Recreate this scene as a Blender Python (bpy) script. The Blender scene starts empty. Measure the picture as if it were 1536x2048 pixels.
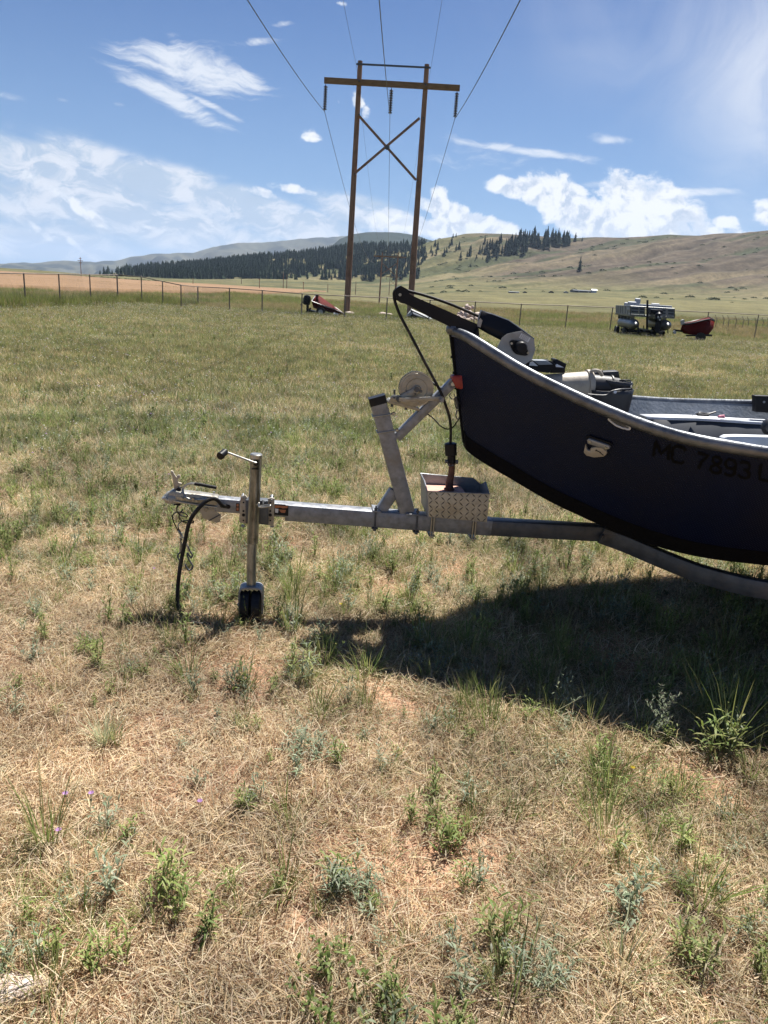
import bpy, bmesh, math, random
import numpy as np
from mathutils import Vector, Matrix

random.seed(7)
rng = np.random.default_rng(11)
scene = bpy.context.scene
COL = scene.collection
R = math.radians

# ------------------------------------------------------------------ camera, light, exposure
F = 1500.0                      # focal length in photo pixels (2048 high)
PITCH = R(16.2)                 # looking down
ROLL = R(3.5)                   # camera tilted
CAMH = 1.55
cp, sp, cr, sr = math.cos(PITCH), math.sin(PITCH), math.cos(ROLL), math.sin(ROLL)
RX = Vector((1, 0, 0)); UP = Vector((0, sp, cp)); FW = Vector((0, cp, -sp))
CAM = Vector((0, 0, CAMH))
cam_x = RX * cr + UP * sr
cam_y = -RX * sr + UP * cr
cam_data = bpy.data.cameras.new('camera')
cam_data.sensor_fit = 'VERTICAL'; cam_data.sensor_height = 36.0
cam_data.lens = 36.0 * F / 2048.0
cam_data.clip_start = 0.05; cam_data.clip_end = 40000
cam = bpy.data.objects.new('camera', cam_data); COL.objects.link(cam)
M = Matrix((cam_x, cam_y, -FW)).transposed().to_4x4()
M.translation = CAM
cam.matrix_world = M
scene.camera = cam

SUN_EL = R(64.3); SUN_AZ = R(29.5)          # azimuth measured from +Y towards +X
sun_dir = Vector((math.sin(SUN_AZ) * math.cos(SUN_EL), math.cos(SUN_AZ) * math.cos(SUN_EL), math.sin(SUN_EL)))
sd = bpy.data.lights.new('sun', 'SUN'); sd.energy = 5.0; sd.angle = R(0.55); sd.color = (1.0, 0.955, 0.88)
sun = bpy.data.objects.new('sun', sd); COL.objects.link(sun)
sun.rotation_euler = (-sun_dir).to_track_quat('-Z', 'Y').to_euler()
sun.location = (30, 40, 90)
scene.view_settings.view_transform = 'Standard'
scene.view_settings.look = 'None'
scene.view_settings.exposure = 1.18
scene.view_settings.gamma = 1.0
scene.view_settings.use_curve_mapping = False
scene.render.engine = 'CYCLES'
scene.cycles.use_denoising = True
scene.cycles.max_bounces = 6
scene.cycles.transmission_bounces = 4
scene.cycles.volume_bounces = 0

HAZE = 0.00007
# ------------------------------------------------------------------ pixel -> world rays
def ray(px, py):
    x, y = px - 768.0, py - 1024.0
    xu = x * cr + y * sr
    yu = -x * sr + y * cr
    return RX * xu - UP * yu + FW * F
def ground(px, py, z=0.0):
    d = ray(px, py); t = (z - CAMH) / d.z
    return CAM + d * t
def atY(px, py, Y):
    d = ray(px, py); return CAM + d * (Y / d.y)
def azel(px, py):
    d = ray(px, py)
    return math.atan2(d.x, d.y), d.z / math.hypot(d.x, d.y)

# ------------------------------------------------------------------ world: Nishita sky + clouds
world = bpy.data.worlds.new('World'); scene.world = world; world.use_nodes = True
nt = world.node_tree; N = nt.nodes; L = nt.links
for n in list(N): N.remove(n)
def nd(t, **kw):
    n = N.new(t)
    for k, v in kw.items(): setattr(n, k, v)
    return n
def sock(node_in, v):
    if isinstance(v, bpy.types.NodeSocket): L.new(v, node_in)
    else: node_in.default_value = v
def mth(op, a, b=None, c=None, clamp=False):
    n = nd('ShaderNodeMath', operation=op, use_clamp=clamp)
    sock(n.inputs[0], a)
    if b is not None: sock(n.inputs[1], b)
    if c is not None: sock(n.inputs[2], c)
    return n.outputs[0]
def sstep(v, a, b, lo=0.0, hi=1.0):
    n = nd('ShaderNodeMapRange', interpolation_type='SMOOTHSTEP')
    sock(n.inputs['Value'], v); n.inputs['From Min'].default_value = a; n.inputs['From Max'].default_value = b
    n.inputs['To Min'].default_value = lo; n.inputs['To Max'].default_value = hi
    return n.outputs['Result']
DIM = '2D'
def noise(vec, scale, detail=8, rough=0.55, dist=0.0, lac=2.0):
    n = nd('ShaderNodeTexNoise'); n.noise_dimensions = DIM; sock(n.inputs['Vector'], vec)
    n.inputs['Scale'].default_value = scale; n.inputs['Detail'].default_value = detail
    n.inputs['Roughness'].default_value = rough; n.inputs['Distortion'].default_value = dist
    n.inputs['Lacunarity'].default_value = lac
    return n.outputs['Fac']
sky = nd('ShaderNodeTexSky'); sky.sky_type = 'NISHITA'; sky.sun_disc = False
sky.sun_elevation = SUN_EL; sky.sun_rotation = SUN_AZ
sky.altitude = 2500; sky.air_density = 1.2; sky.dust_density = 0.6; sky.ozone_density = 3.0
tc = nd('ShaderNodeTexCoord')
sep = nd('ShaderNodeSeparateXYZ'); L.new(tc.outputs['Generated'], sep.inputs[0])
dx, dy, dz = sep.outputs
AZ = mth('ARCTAN2', dx, dy)
EL = mth('ARCTANGENT', mth('DIVIDE', dz, mth('MAXIMUM', mth('SQRT', mth('ADD', mth('MULTIPLY', dx, dx), mth('MULTIPLY', dy, dy))), 1e-4)))
# clouds live on the sphere of directions; (azimuth, elevation) in radians
comb = nd('ShaderNodeCombineXYZ'); sock(comb.inputs[0], AZ); sock(comb.inputs[1], EL); AE = comb.outputs[0]
def vmap(vec, sx, sy, rot=0.0, ox=0.0, oy=0.0):
    n = nd('ShaderNodeMapping'); L.new(vec, n.inputs[0])
    n.inputs['Scale'].default_value = (sx, sy, 1); n.inputs['Rotation'].default_value = (0, 0, rot)
    n.inputs['Location'].default_value = (ox, oy, 0)
    return n.outputs[0]
def blob(px, py, wx, wy, rot=0.0, amp=1.0, p=1.0):
    """soft elliptic mask centred on the direction seen at (px,py); widths in photo px"""
    a, t = azel(px, py); e = math.atan(t)
    # image roll: rotate offsets
    k = 1.0 / F * cp
    u = mth('SUBTRACT', AZ, a); u = mth('MULTIPLY', u, math.cos(e))
    v = mth('SUBTRACT', EL, e)
    th = rot + ROLL * 1.0
    c_, s_ = math.cos(th), math.sin(th)
    uu = mth('ADD', mth('MULTIPLY', u, c_ / (wx * k)), mth('MULTIPLY', v, -s_ / (wx * k)))
    vv = mth('ADD', mth('MULTIPLY', u, s_ / (wy * k)), mth('MULTIPLY', v, c_ / (wy * k)))
    r2 = mth('ADD', mth('MULTIPLY', uu, uu), mth('MULTIPLY', vv, vv))
    return mth('MULTIPLY', mth('EXPONENT', mth('MULTIPLY', mth('POWER', r2, p), -1.0)), amp)
def summ(lst):
    o = lst[0]
    for q in lst[1:]: o = mth('ADD', o, q)
    return o
def maxx(lst):
    o = lst[0]
    for q in lst[1:]: o = mth('MAXIMUM', o, q)
    return o
# 1. streaky cirrus patch, upper left
def streak(sx, sy, rot, sc, dist=.5, det=12, rough=.62, ox=0., oy=0.):
    return noise(vmap(AE, sx, sy, rot, ox, oy), sc, det, rough, dist)
wz = nd('ShaderNodeTexNoise'); wz.noise_dimensions = '2D'; L.new(AE, wz.inputs['Vector']); wz.inputs['Scale'].default_value = 9; wz.inputs['Detail'].default_value = 5
wsub = nd('ShaderNodeVectorMath', operation='SUBTRACT'); L.new(wz.outputs['Color'], wsub.inputs[0]); wsub.inputs[1].default_value = (.5, .5, .5)
wsc = nd('ShaderNodeVectorMath', operation='SCALE'); L.new(wsub.outputs[0], wsc.inputs[0]); wsc.inputs['Scale'].default_value = .05
wad = nd('ShaderNodeVectorMath', operation='ADD'); L.new(AE, wad.inputs[0]); L.new(wsc.outputs[0], wad.inputs[1]); AEW = wad.outputs[0]
c1n = noise(vmap(AEW, 6, 34, R(7)), 1.7, 12, 0.66, 0.3)
c1m = maxx([blob(400, 140, 125, 42, R(8), 1, 1.3), blob(340, 195, 120, 20, R(17), .95, 1.2), blob(430, 215, 70, 8, R(17), .9, 1.1), blob(300, 125, 90, 16, R(4), .8, 1.1), blob(350, 90, 26, 24, R(0), .75, 1.1), blob(490, 160, 50, 22, R(12), .9, 1.2), blob(510, 85, 50, 8, R(-14), .55, 1)])
cir = sstep(mth('ADD', mth('MULTIPLY', c1m, 0.62), mth('MULTIPLY', c1n, 1.25)), 0.80, 1.30)
cir = mth('MULTIPLY', cir, sstep(c1m, 0.03, 0.45))
c2m = maxx([blob(1060, 303, 150, 9, R(1), .9, 1.0), blob(1130, 312, 60, 6, R(5), .8, 1), blob(1400, 385, 90, 9, R(-7), .8, 1), blob(1200, 368, 60, 8, R(-8), .6, 1), blob(960, 315, 150, 34, 0, .42, 1), blob(1225, 280, 40, 9, R(-4), .7, 1),
            blob(125, 200, 14, 5, 0, .5, 1), blob(25, 195, 40, 8, 0, .5, 1), blob(240, 210, 14, 5, 0, .5, 1), blob(170, 268, 24, 4, 0, .55, 1), blob(562, 49, 26, 5, R(-15), .6, 1)])
c2n = noise(vmap(AEW, 9, 30, R(4), 3, 2), 2.2, 11, 0.62, 0.3)
cir2 = mth('MULTIPLY', sstep(mth('ADD', mth('MULTIPLY', c2m, 0.75), c2n), 0.70, 1.25), 0.9)
cir = mth('MAXIMUM', cir, cir2)
# 2. thin bright veil, right-hand edge and beyond
vn = noise(vmap(AEW, 4, 4, 0.6, 1, 5), 1.5, 9, 0.6, 1.0)
vm = maxx([blob(1570, 180, 220, 120, R(30), 1, 1), blob(1530, 330, 110, 120, 0, .5, 1), blob(1250, 115, 170, 60, 0, .34, 1), blob(1180, 30, 150, 60, 0, .25, 1)])
veil = mth('MULTIPLY', mth('MULTIPLY', vm, sstep(vn, 0.28, 0.70, .35, 1.0)), 0.88)
# 3. layered cloud low on the left
sn = noise(vmap(AEW, 5.5, 19, R(6), 7, 1), 2.0, 12, 0.63, 0.4)
sn2 = noise(vmap(AEW, 7, 15, R(8), 9, 4), 3.1, 10, 0.6, 0.4)
sm = maxx([blob(100, 342, 180, 38, R(9), 1.2, 1.6), blob(230, 345, 120, 36, R(14), 1.0, 1.3), blob(450, 400, 320, 34, R(8), .9, 1.3), blob(330, 455, 420, 44, R(6), .85, 1.5), blob(20, 415, 160, 50, R(8), .62, 1.4),
           blob(740, 430, 120, 28, R(6), .9, 1.2), blob(60, 480, 200, 36, 0, .8, 1.3), blob(620, 470, 300, 22, R(4), .8, 1.3)])
strat = sstep(mth('ADD', mth('MULTIPLY', sm, 0.55), mth('MULTIPLY', sn, 1.0)), 0.44, 0.96)
strat = mth('MULTIPLY', mth('MULTIPLY', strat, sstep(sm, 0.05, 0.5)), 0.90)
# 4. cumulus heads
def cumulus(off):
    v0 = nd('ShaderNodeVectorMath', operation='ADD'); L.new(AEW, v0.inputs[0]); v0.inputs[1].default_value = (off[0], off[1], 0)
    v = vmap(v0.outputs[0], 1, 1.2, 0, 4.2, 2.1)
    a = noise(v, 34, 11, 0.68, 0.0)
    b = noise(v, 11, 3, 0.5, 0.0)
    vo = nd('ShaderNodeTexVoronoi', feature='SMOOTH_F1', voronoi_dimensions='2D'); L.new(v, vo.inputs['Vector']); vo.inputs['Scale'].default_value = 62
    vo.inputs['Smoothness'].default_value = 0.6
    vo2 = nd('ShaderNodeTexVoronoi', feature='SMOOTH_F1', voronoi_dimensions='2D'); L.new(v, vo2.inputs['Vector']); vo2.inputs['Scale'].default_value = 24; vo2.inputs['Smoothness'].default_value = 0.6
    puff = mth('ADD', mth('MULTIPLY', vo.outputs['Distance'], -0.20), mth('MULTIPLY', vo2.outputs['Distance'], -0.26))
    return mth('ADD', mth('ADD', mth('MULTIPLY', a, 0.95), mth('MULTIPLY', b, 0.30)), puff)
cm = maxx([blob(1030, 378, 51, 20, R(4), 1, 1.8), blob(1075, 385, 61, 29, R(10), 1, 1.8), blob(1120, 405, 73, 41, R(24), 1, 1.8), blob(1180, 440, 98, 37, R(12), 1, 1.8), blob(1250, 385, 54, 37, R(10), 1, 1.8), blob(1300, 405, 85, 41, R(14), 1, 1.7), blob(1250, 440, 183, 32, R(3), 1, 1.8), blob(1340, 430, 73, 24, R(3), .9, 1.6),
           blob(876, 398, 18, 22, 0, .95, 1.6), blob(905, 430, 73, 24, R(12), 1, 1.7), blob(970, 450, 85, 20, R(10), .95, 1.6), blob(790, 440, 73, 27, 0, .9, 1.6), blob(860, 455, 110, 22, 0, .95, 1.6),
           blob(1447, 445, 23, 11, 0, .9, 1.0), blob(1394, 457, 10, 4, 0, .8, 1.3), blob(1545, 425, 33, 26, 0, 1, 1.6), blob(624, 275, 17, 11, 0, .86, 1.0), blob(716, 205, 13, 16, R(-20), .9, 1.4), blob(730, 228, 10, 15, R(-20), .8, 1.3),
           blob(677, 200, 7, 6, 0, .5, 1), blob(676, 6, 12, 4, 0, .6, 1), blob(195, 440, 29, 10, R(30), .85, 1.3), blob(160, 420, 33, 9, R(38), .8, 1.3), blob(115, 385, 61, 11, R(22), .8, 1.3), blob(590, 380, 40, 9, R(2), .72, 1.3),
           blob(90, 470, 33, 9, R(35), .7, 1.3), blob(150, 490, 29, 8, R(35), .7, 1.3), blob(520, 385, 50, 9, R(6), .5, 1.3), blob(300, 455, 22, 6, R(10), .65, 1.2), blob(1530, 470, 73, 7, 0, .5, 1.2)])
g0 = cumulus((0, 0)); g1 = cumulus((-0.004, 0.010)); g2 = cumulus((-.010, .026))
cdens = mth('ADD', mth('MULTIPLY', cm, 0.60), g0)
cum = sstep(cdens, 0.60, 0.86)
cum = mth('MULTIPLY', cum, sstep(cm, 0.04, 0.26))
lit = sstep(mth('SUBTRACT', g0, mth('ADD', mth('MULTIPLY', g1, .5), mth('MULTIPLY', g2, .5))), -0.16, 0.07)
thick = sstep(cdens, 0.70, 0.98)
# scattered small cloud everywhere else in the sky, so that it goes on outside the frame
DIM = '3D'
gn = noise(tc.outputs['Generated'], 2.4, 11, 0.58, 0.3)
out_mask = mth('SUBTRACT', 1.0, sstep(dy, 0.45, 0.7))
gen = mth('MULTIPLY', mth('MULTIPLY', sstep(gn, 0.56, 0.74), out_mask), sstep(dz, 0.0, 0.06, 0, 0.85))
def cmix(f, a, b):
    n = nd('ShaderNodeMix', data_type='RGBA'); sock(n.inputs['Factor'], f); sock(n.inputs[6], a); sock(n.inputs[7], b); return n.outputs[2]
SK = 0.05
EXPO = 2 ** scene.view_settings.exposure
tint_ = nd('ShaderNodeVectorMath', operation='MULTIPLY'); L.new(sky.outputs[0], tint_.inputs[0]); tint_.inputs[1].default_value = (.335, .50, .745); base = tint_.outputs[0]
def rad(r, g, b): return (r / SK / EXPO, g / SK / EXPO, b / SK / EXPO, 1)
base = cmix(sstep(EL, 0.0, 0.40, 0.6, 0.0), base, rad(0.31, 0.52, 0.78))
base = cmix(veil, base, rad(0.80, 0.84, 0.94))
base = cmix(strat, base, cmix(sstep(sn2, 0.42, 0.62), rad(0.50, 0.61, 0.76), rad(0.88, 0.90, 0.95)))
base = cmix(mth('MULTIPLY', cir, 0.92), base, rad(0.86, 0.90, 0.97))
base = cmix(gen, base, rad(0.72, 0.77, 0.86))
ccol = cmix(lit, rad(0.56, 0.64, 0.78), rad(1.05, 1.05, 1.05))
ccol = cmix(thick, rad(.90, .94, 1.0), ccol)
base = cmix(mth('MULTIPLY', cum, 0.94), base, ccol)
bg = nd('ShaderNodeBackground'); L.new(base, bg.inputs[0]); bg.inputs[1].default_value = SK
wo = nd('ShaderNodeOutputWorld'); L.new(bg.outputs[0], wo.inputs[0])
world.cycles.sampling_method = 'MANUAL'; world.cycles.sample_map_resolution = 512

# ------------------------------------------------------------------ materials
MATS = {}
def new_mat(name):
    m = bpy.data.materials.new(name); m.use_nodes = True
    for n in list(m.node_tree.nodes): m.node_tree.nodes.remove(n)
    return m, m.node_tree.nodes, m.node_tree.links
def mat(name, c1, c2=None, scale=8.0, rough=0.6, metal=0.0, bump=0.0, bscale=None, detail=6, spec=0.5, coat=0.0, stretch=None, rough2=None, dirt=None, dscale=3.0):
    """base colour varies between c1 and c2 by noise; optional dirt colour in blotches; bump as fine relief"""
    if name in MATS: return MATS[name]
    m, n, l = new_mat(name)
    out = n.new('ShaderNodeOutputMaterial'); b = n.new('ShaderNodeBsdfPrincipled'); l.new(b.outputs[0], out.inputs[0])
    tcn = n.new('ShaderNodeTexCoord'); vec = tcn.outputs['Object']
    if stretch:
        mp = n.new('ShaderNodeMapping'); l.new(vec, mp.inputs[0]); mp.inputs['Scale'].default_value = stretch; vec = mp.outputs[0]
    no = n.new('ShaderNodeTexNoise'); l.new(vec, no.inputs['Vector']); no.inputs['Scale'].default_value = scale; no.inputs['Detail'].default_value = detail
    no.inputs['Roughness'].default_value = 0.6
    cr_ = n.new('ShaderNodeMapRange'); l.new(no.outputs['Fac'], cr_.inputs[0]); cr_.inputs[1].default_value = 0.32; cr_.inputs[2].default_value = 0.68
    mx = n.new('ShaderNodeMix'); mx.data_type = 'RGBA'; l.new(cr_.outputs[0], mx.inputs['Factor'])
    mx.inputs[6].default_value = (*c1, 1); mx.inputs[7].default_value = (*(c2 or c1), 1)
    colr = mx.outputs[2]
    if dirt:
        n2 = n.new('ShaderNodeTexNoise'); l.new(tcn.outputs['Object'], n2.inputs['Vector']); n2.inputs['Scale'].default_value = dscale; n2.inputs['Detail'].default_value = 9; n2.inputs['Roughness'].default_value = .7
        r2 = n.new('ShaderNodeMapRange'); l.new(n2.outputs['Fac'], r2.inputs[0]); r2.inputs[1].default_value = 0.52; r2.inputs[2].default_value = 0.68; r2.inputs[4].default_value = 0.75
        m2 = n.new('ShaderNodeMix'); m2.data_type = 'RGBA'; l.new(r2.outputs[0], m2.inputs['Factor']); l.new(colr, m2.inputs[6]); m2.inputs[7].default_value = (*dirt, 1)
        colr = m2.outputs[2]
    l.new(colr, b.inputs['Base Color'])
    b.inputs['Metallic'].default_value = metal
    if rough2 is not None:
        rr = n.new('ShaderNodeMapRange'); l.new(no.outputs['Fac'], rr.inputs[0]); rr.inputs[1].default_value = .3; rr.inputs[2].default_value = .7
        rr.inputs[3].default_value = rough; rr.inputs[4].default_value = rough2; l.new(rr.outputs[0], b.inputs['Roughness'])
    else: b.inputs['Roughness'].default_value = rough
    b.inputs['Specular IOR Level'].default_value = spec
    b.inputs['Coat Weight'].default_value = coat
    if bump:
        nb = n.new('ShaderNodeTexNoise'); l.new(vec, nb.inputs['Vector']); nb.inputs['Scale'].default_value = bscale or scale * 4; nb.inputs['Detail'].default_value = 5
        bp = n.new('ShaderNodeBump'); l.new(nb.outputs['Fac'], bp.inputs['Height']); bp.inputs['Strength'].default_value = bump; bp.inputs['Distance'].default_value = 0.01
        l.new(bp.outputs[0], b.inputs['Normal'])
    MATS[name] = m
    return m
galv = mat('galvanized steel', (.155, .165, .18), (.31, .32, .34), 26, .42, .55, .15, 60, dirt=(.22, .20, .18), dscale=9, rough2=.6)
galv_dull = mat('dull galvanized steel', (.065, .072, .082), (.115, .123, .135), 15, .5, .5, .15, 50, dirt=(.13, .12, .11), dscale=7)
zinc = mat('zinc plated steel', (.30, .295, .27), (.42, .415, .385), 14, .28, .8, .05, 60, dirt=(.20, .18, .15), dscale=11, rough2=.45)
zinc_dirty = mat('soiled zinc steel', (.09, .09, .085), (.36, .365, .36), 30, .30, .7, .1, 60, stretch=(1, 1, .25), dirt=(.05, .045, .04), dscale=8)
cast = mat('cast steel plate', (.26, .25, .215), (.36, .345, .30), 18, .42, .5, .25, 60, dirt=(.17, .13, .09), dscale=14)
creamp = mat('cream painted plate', (.34, .305, .24), (.42, .38, .31), 14, .5, .2, .2, 50, dirt=(.28, .2, .13), dscale=10)
alu = mat('brushed aluminium', (.22, .23, .245), (.32, .33, .345), 16, .42, .6, .15, 90, dirt=(.30, .29, .27), dscale=6, rough2=.55)
alu_tube = mat('weathered aluminium gunwale', (.10, .11, .125), (.20, .21, .225), 14, .36, .7, .2, 60, dirt=(.07, .072, .075), dscale=9, rough2=.5)
treadd = mat('dark tread lozenge', (.13, .115, .09), (.2, .175, .13), 20, .5, .4)  # lozenges coloured darker than the plate so the pattern shows
treadp = mat('tread plate', (.40, .355, .26), (.50, .45, .34), 20, .5, .3, .2, 60, dirt=(.33, .27, .18), dscale=12)
blackp = mat('black plastic', (.006, .0065, .008), (.011, .0115, .0135), 12, .45, 0, .1, 80, spec=.22)
rubber = mat('black rubber', (.009, .009, .010), (.016, .016, .016), 20, .55, 0, .15, 60, dirt=(.07, .06, .05), dscale=20, spec=.22)
blackm = mat('black painted metal', (.004, .005, .009), (.008, .009, .014), 9, .42, .1, .1, 60, spec=.22)
redp = mat('red polyurethane', (.22, .015, .012), (.30, .03, .02), 14, .5, 0, .1, 60)
rust = mat('rusty steel', (.08, .03, .02), (.17, .08, .05), 30, .7, .2, .4, 90, dirt=(.03, .015, .012), dscale=14)
rustslab = mat('rust coloured slab', (.46, .25, .19), (.55, .33, .26), 24, .8, 0, .3, 70)
navy = (.0075, .0095, .0165)
whitep = mat('white plastic', (.48, .51, .56), (.60, .62, .67), 10, .45, 0, .1, 50, dirt=(.5, .5, .48), dscale=12)
tanp = mat('tan moulded plastic', (.33, .285, .23), (.42, .37, .30), 10, .55, 0, .15, 50, dirt=(.24, .2, .16), dscale=9)
charp = mat('charcoal moulded plastic', (.016, .016, .02), (.03, .03, .035), 10, .45, 0, .1, 60)
labelw = mat('printed label', (.62, .63, .63), (.72, .72, .72), 90, .5)
inner = mat('grey fibreglass interior', (.11, .13, .155), (.18, .20, .23), 11, .5, 0, .35, 55, dirt=(.12, .13, .14), dscale=16)
woodpole = mat('weathered pole wood', (.19, .105, .07), (.33, .20, .135), 3.0, .85, 0, .6, 10, stretch=(6, 6, .5), dirt=(.07, .045, .032), dscale=.9)
woodarm = mat('weathered crossarm wood', (.16, .09, .045), (.25, .155, .08), 3.0, .85, 0, .6, 10, stretch=(.5, 6, 6), dirt=(.07, .045, .03), dscale=1.2)
wirem = mat('conductor wire', (.06, .06, .065), (.09, .09, .09), 4, .5, .5)
insul = mat('glazed insulator', (.014, .012, .03), (.03, .025, .05), 5, .15, 0)
fencem = mat('fence steel', (.16, .13, .11), (.24, .20, .17), 3, .6, .4, dirt=(.11, .07, .05), dscale=1.5)
fencemesh = mat('fence wire', (.15, .145, .135), (.2, .19, .18), 3, .6, .5)
stonem = mat('pale pink stone', (.38, .28, .23), (.58, .50, .45), 2.5, .85, 0, .6, 8, dirt=(.24, .15, .12), dscale=2)
darkred = mat('dark red hull paint', (.070, .006, .005), (.10, .008, .007), 3, .75, 0, .1, dirt=(.045, .012, .01), dscale=2, spec=.1)
pontoonm = mat('aged pontoon aluminium', (.15, .155, .155), (.22, .225, .225), 3, .45, .55, .1, dirt=(.16, .16, .14), dscale=2)
panelm = mat('grey boat panel', (.15, .17, .20), (.22, .245, .28), 3, .5, .1)
paneld = mat('dark boat panel', (.03, .035, .045), (.05, .055, .07), 3, .5, 0)
paletint = mat('pale vinyl', (.26, .275, .30), (.38, .395, .42), 3, .6, 0)
needle = mat('conifer foliage', (.012, .026, .017), (.038, .056, .030), .35, .9, 0, spec=.1)
barkm = mat('conifer bark', (.05, .035, .025), (.08, .06, .04), 2, .9, 0)

# ------------------------------------------------------------------ mesh builder
class MB:
    def __init__(s): s.v = []; s.f = []
    def add(s, vs, fs):
        o = len(s.v); s.v += [Vector(p) for p in vs]; s.f += [tuple(i + o for i in f) for f in fs]; return s
    def prism(s, poly, off):
        """closed polygon (3D points) swept by vector off"""
        n = len(poly); off = Vector(off)
        a = [Vector(p) for p in poly]; b = [p + off for p in a]
        fs = [tuple(range(n)), tuple(range(2 * n - 1, n - 1, -1))]
        fs += [(i, n + i, n + (i + 1) % n, (i + 1) % n) for i in range(n)]
        return s.add(a + b, fs)
    def box(s, c, ax, ay, az):
        """centre and three half-axis vectors"""
        c = Vector(c); ax, ay, az = Vector(ax), Vector(ay), Vector(az)
        vs = [c + ax * i + ay * j + az * k for k in (-1, 1) for j in (-1, 1) for i in (-1, 1)]
        return s.add(vs, [(0, 2, 3, 1), (4, 5, 7, 6), (0, 1, 5, 4), (2, 6, 7, 3), (0, 4, 6, 2), (1, 3, 7, 5)])
    def beam(s, p0, p1, side, w, h, bev=0.0):
        """rectangular bar p0-p1; side = direction of the width w; h across"""
        p0, p1, side = Vector(p0), Vector(p1), Vector(side)
        d = (p1 - p0).normalized(); side = (side - d * side.dot(d)).normalized(); up = d.cross(side).normalized()
        if bev <= 0:
            pr = [(-w/2, -h/2), (w/2, -h/2), (w/2, h/2), (-w/2, h/2)]
        else:
            pr = []
            for sx, sy in ((-1, -1), (1, -1), (1, 1), (-1, 1)):
                cx, cy = sx * (w/2 - bev), sy * (h/2 - bev)
                a0 = math.atan2(sy, sx) - math.pi/4
                for k in range(3):
                    a = a0 + k * math.pi/4
                    pr.append((cx + bev * math.cos(a), cy + bev * math.sin(a)))
        n = len(pr)
        vs = [p0 + side * x + up * y for x, y in pr] + [p1 + side * x + up * y for x, y in pr]
        fs = [tuple(range(n)), tuple(range(2*n-1, n-1, -1))] + [(i, n+i, n+(i+1) % n, (i+1) % n) for i in range(n)]
        return s.add(vs, fs)
    def tube(s, pts, r, n=8, closed=False, caps=True):
        pts = [Vector(p) for p in pts]; m = len(pts)
        rr = r if isinstance(r, (list, tuple)) else [r] * m
        ref = None; vs = []
        for i, p in enumerate(pts):
            if closed: d = pts[(i+1) % m] - pts[i-1]
            else: d = pts[min(i+1, m-1)] - pts[max(i-1, 0)]
            d.normalize()
            if ref is None:
                ref = Vector((0, 0, 1)) if abs(d.z) < .9 else Vector((1, 0, 0))
            a = (ref - d * ref.dot(d)).normalized(); b = d.cross(a); ref = a
            for k in range(n):
                t = 2 * math.pi * k / n
                vs.append(p + (a * math.cos(t) + b * math.sin(t)) * rr[i])
        fs = []
        for i in range(m if closed else m-1):
            j = (i+1) % m
            for k in range(n):
                fs.append((i*n+k, i*n+(k+1) % n, j*n+(k+1) % n, j*n+k))
        if caps and not closed:
            fs.append(tuple(range(n-1, -1, -1))); fs.append(tuple((m-1)*n+k for k in range(n)))
        return s.add(vs, fs)
    def disc(s, c, axis, r, th, n=24, r2=None):
        c = Vector(c); axis = Vector(axis).normalized()
        return s.tube([c - axis*th/2, c + axis*th/2], [r, r if r2 is None else r2], n)
    def lathe(s, c, axis, prof, n=16):
        """profile list of (distance along axis, radius)"""
        c = Vector(c); axis = Vector(axis).normalized()
        a = axis.orthogonal().normalized(); b = axis.cross(a); vs = []
        for h, r in prof:
            for k in range(n):
                t = 2*math.pi*k/n; vs.append(c + axis*h + (a*math.cos(t)+b*math.sin(t))*max(r, 1e-4))
        fs = []
        for i in range(len(prof)-1):
            for k in range(n): fs.append((i*n+k, i*n+(k+1) % n, (i+1)*n+(k+1) % n, (i+1)*n+k))
        fs.append(tuple(range(n-1, -1, -1))); fs.append(tuple((len(prof)-1)*n+k for k in range(n)))
        return s.add(vs, fs)
    def build(s, name, m, parent=None, smooth=True, bevel=0.0):
        org = parent.matrix_world.translation if parent else Vector((0, 0, 0))
        org = worg(parent) if parent else org
        me = bpy.data.meshes.new(name)
        me.from_pydata([tuple(p - org) for p in s.v], [], s.f)
        me.validate()
        bm = bmesh.new(); bm.from_mesh(me); bmesh.ops.recalc_face_normals(bm, faces=bm.faces)
        if bevel > 0:
            es = [e for e in bm.edges if len(e.link_faces) == 2 and e.calc_face_angle(0) > R(40)]
            bmesh.ops.bevel(bm, geom=es, offset=bevel, segments=2, affect='EDGES', profile=.5, clamp_overlap=True)
        bm.to_mesh(me); bm.free()
        if smooth:
            me.shade_smooth() if hasattr(me, 'shade_smooth') else None
            try: me.set_sharp_from_angle(angle=R(38))
            except Exception: pass
        me.materials.append(m)
        o = bpy.data.objects.new(name, me); COL.objects.link(o)
        if parent: o.parent = parent
        return o
WORG = {}
def worg(o):
    return WORG.get(o.name, Vector((0, 0, 0)))
def tag(o, label=None, cat=None, group=None, kind=None):
    if label: o['label'] = label
    if cat: o['category'] = cat
    if group: o['group'] = group
    if kind: o['kind'] = kind
    return o
def empty(name, loc, label, cat, group=None):
    o = bpy.data.objects.new(name, None); COL.objects.link(o); o.location = loc; o.empty_display_size = .2
    WORG[o.name] = Vector(loc)
    return tag(o, label, cat, group)
_b = MB.build
def _build(self, name, m, parent=None, smooth=True, bevel=0.0):
    o = _b(self, name, m, parent, smooth, bevel)
    WORG[o.name] = worg(parent) if parent else Vector((0, 0, 0))
    return o
MB.build = _build

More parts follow.
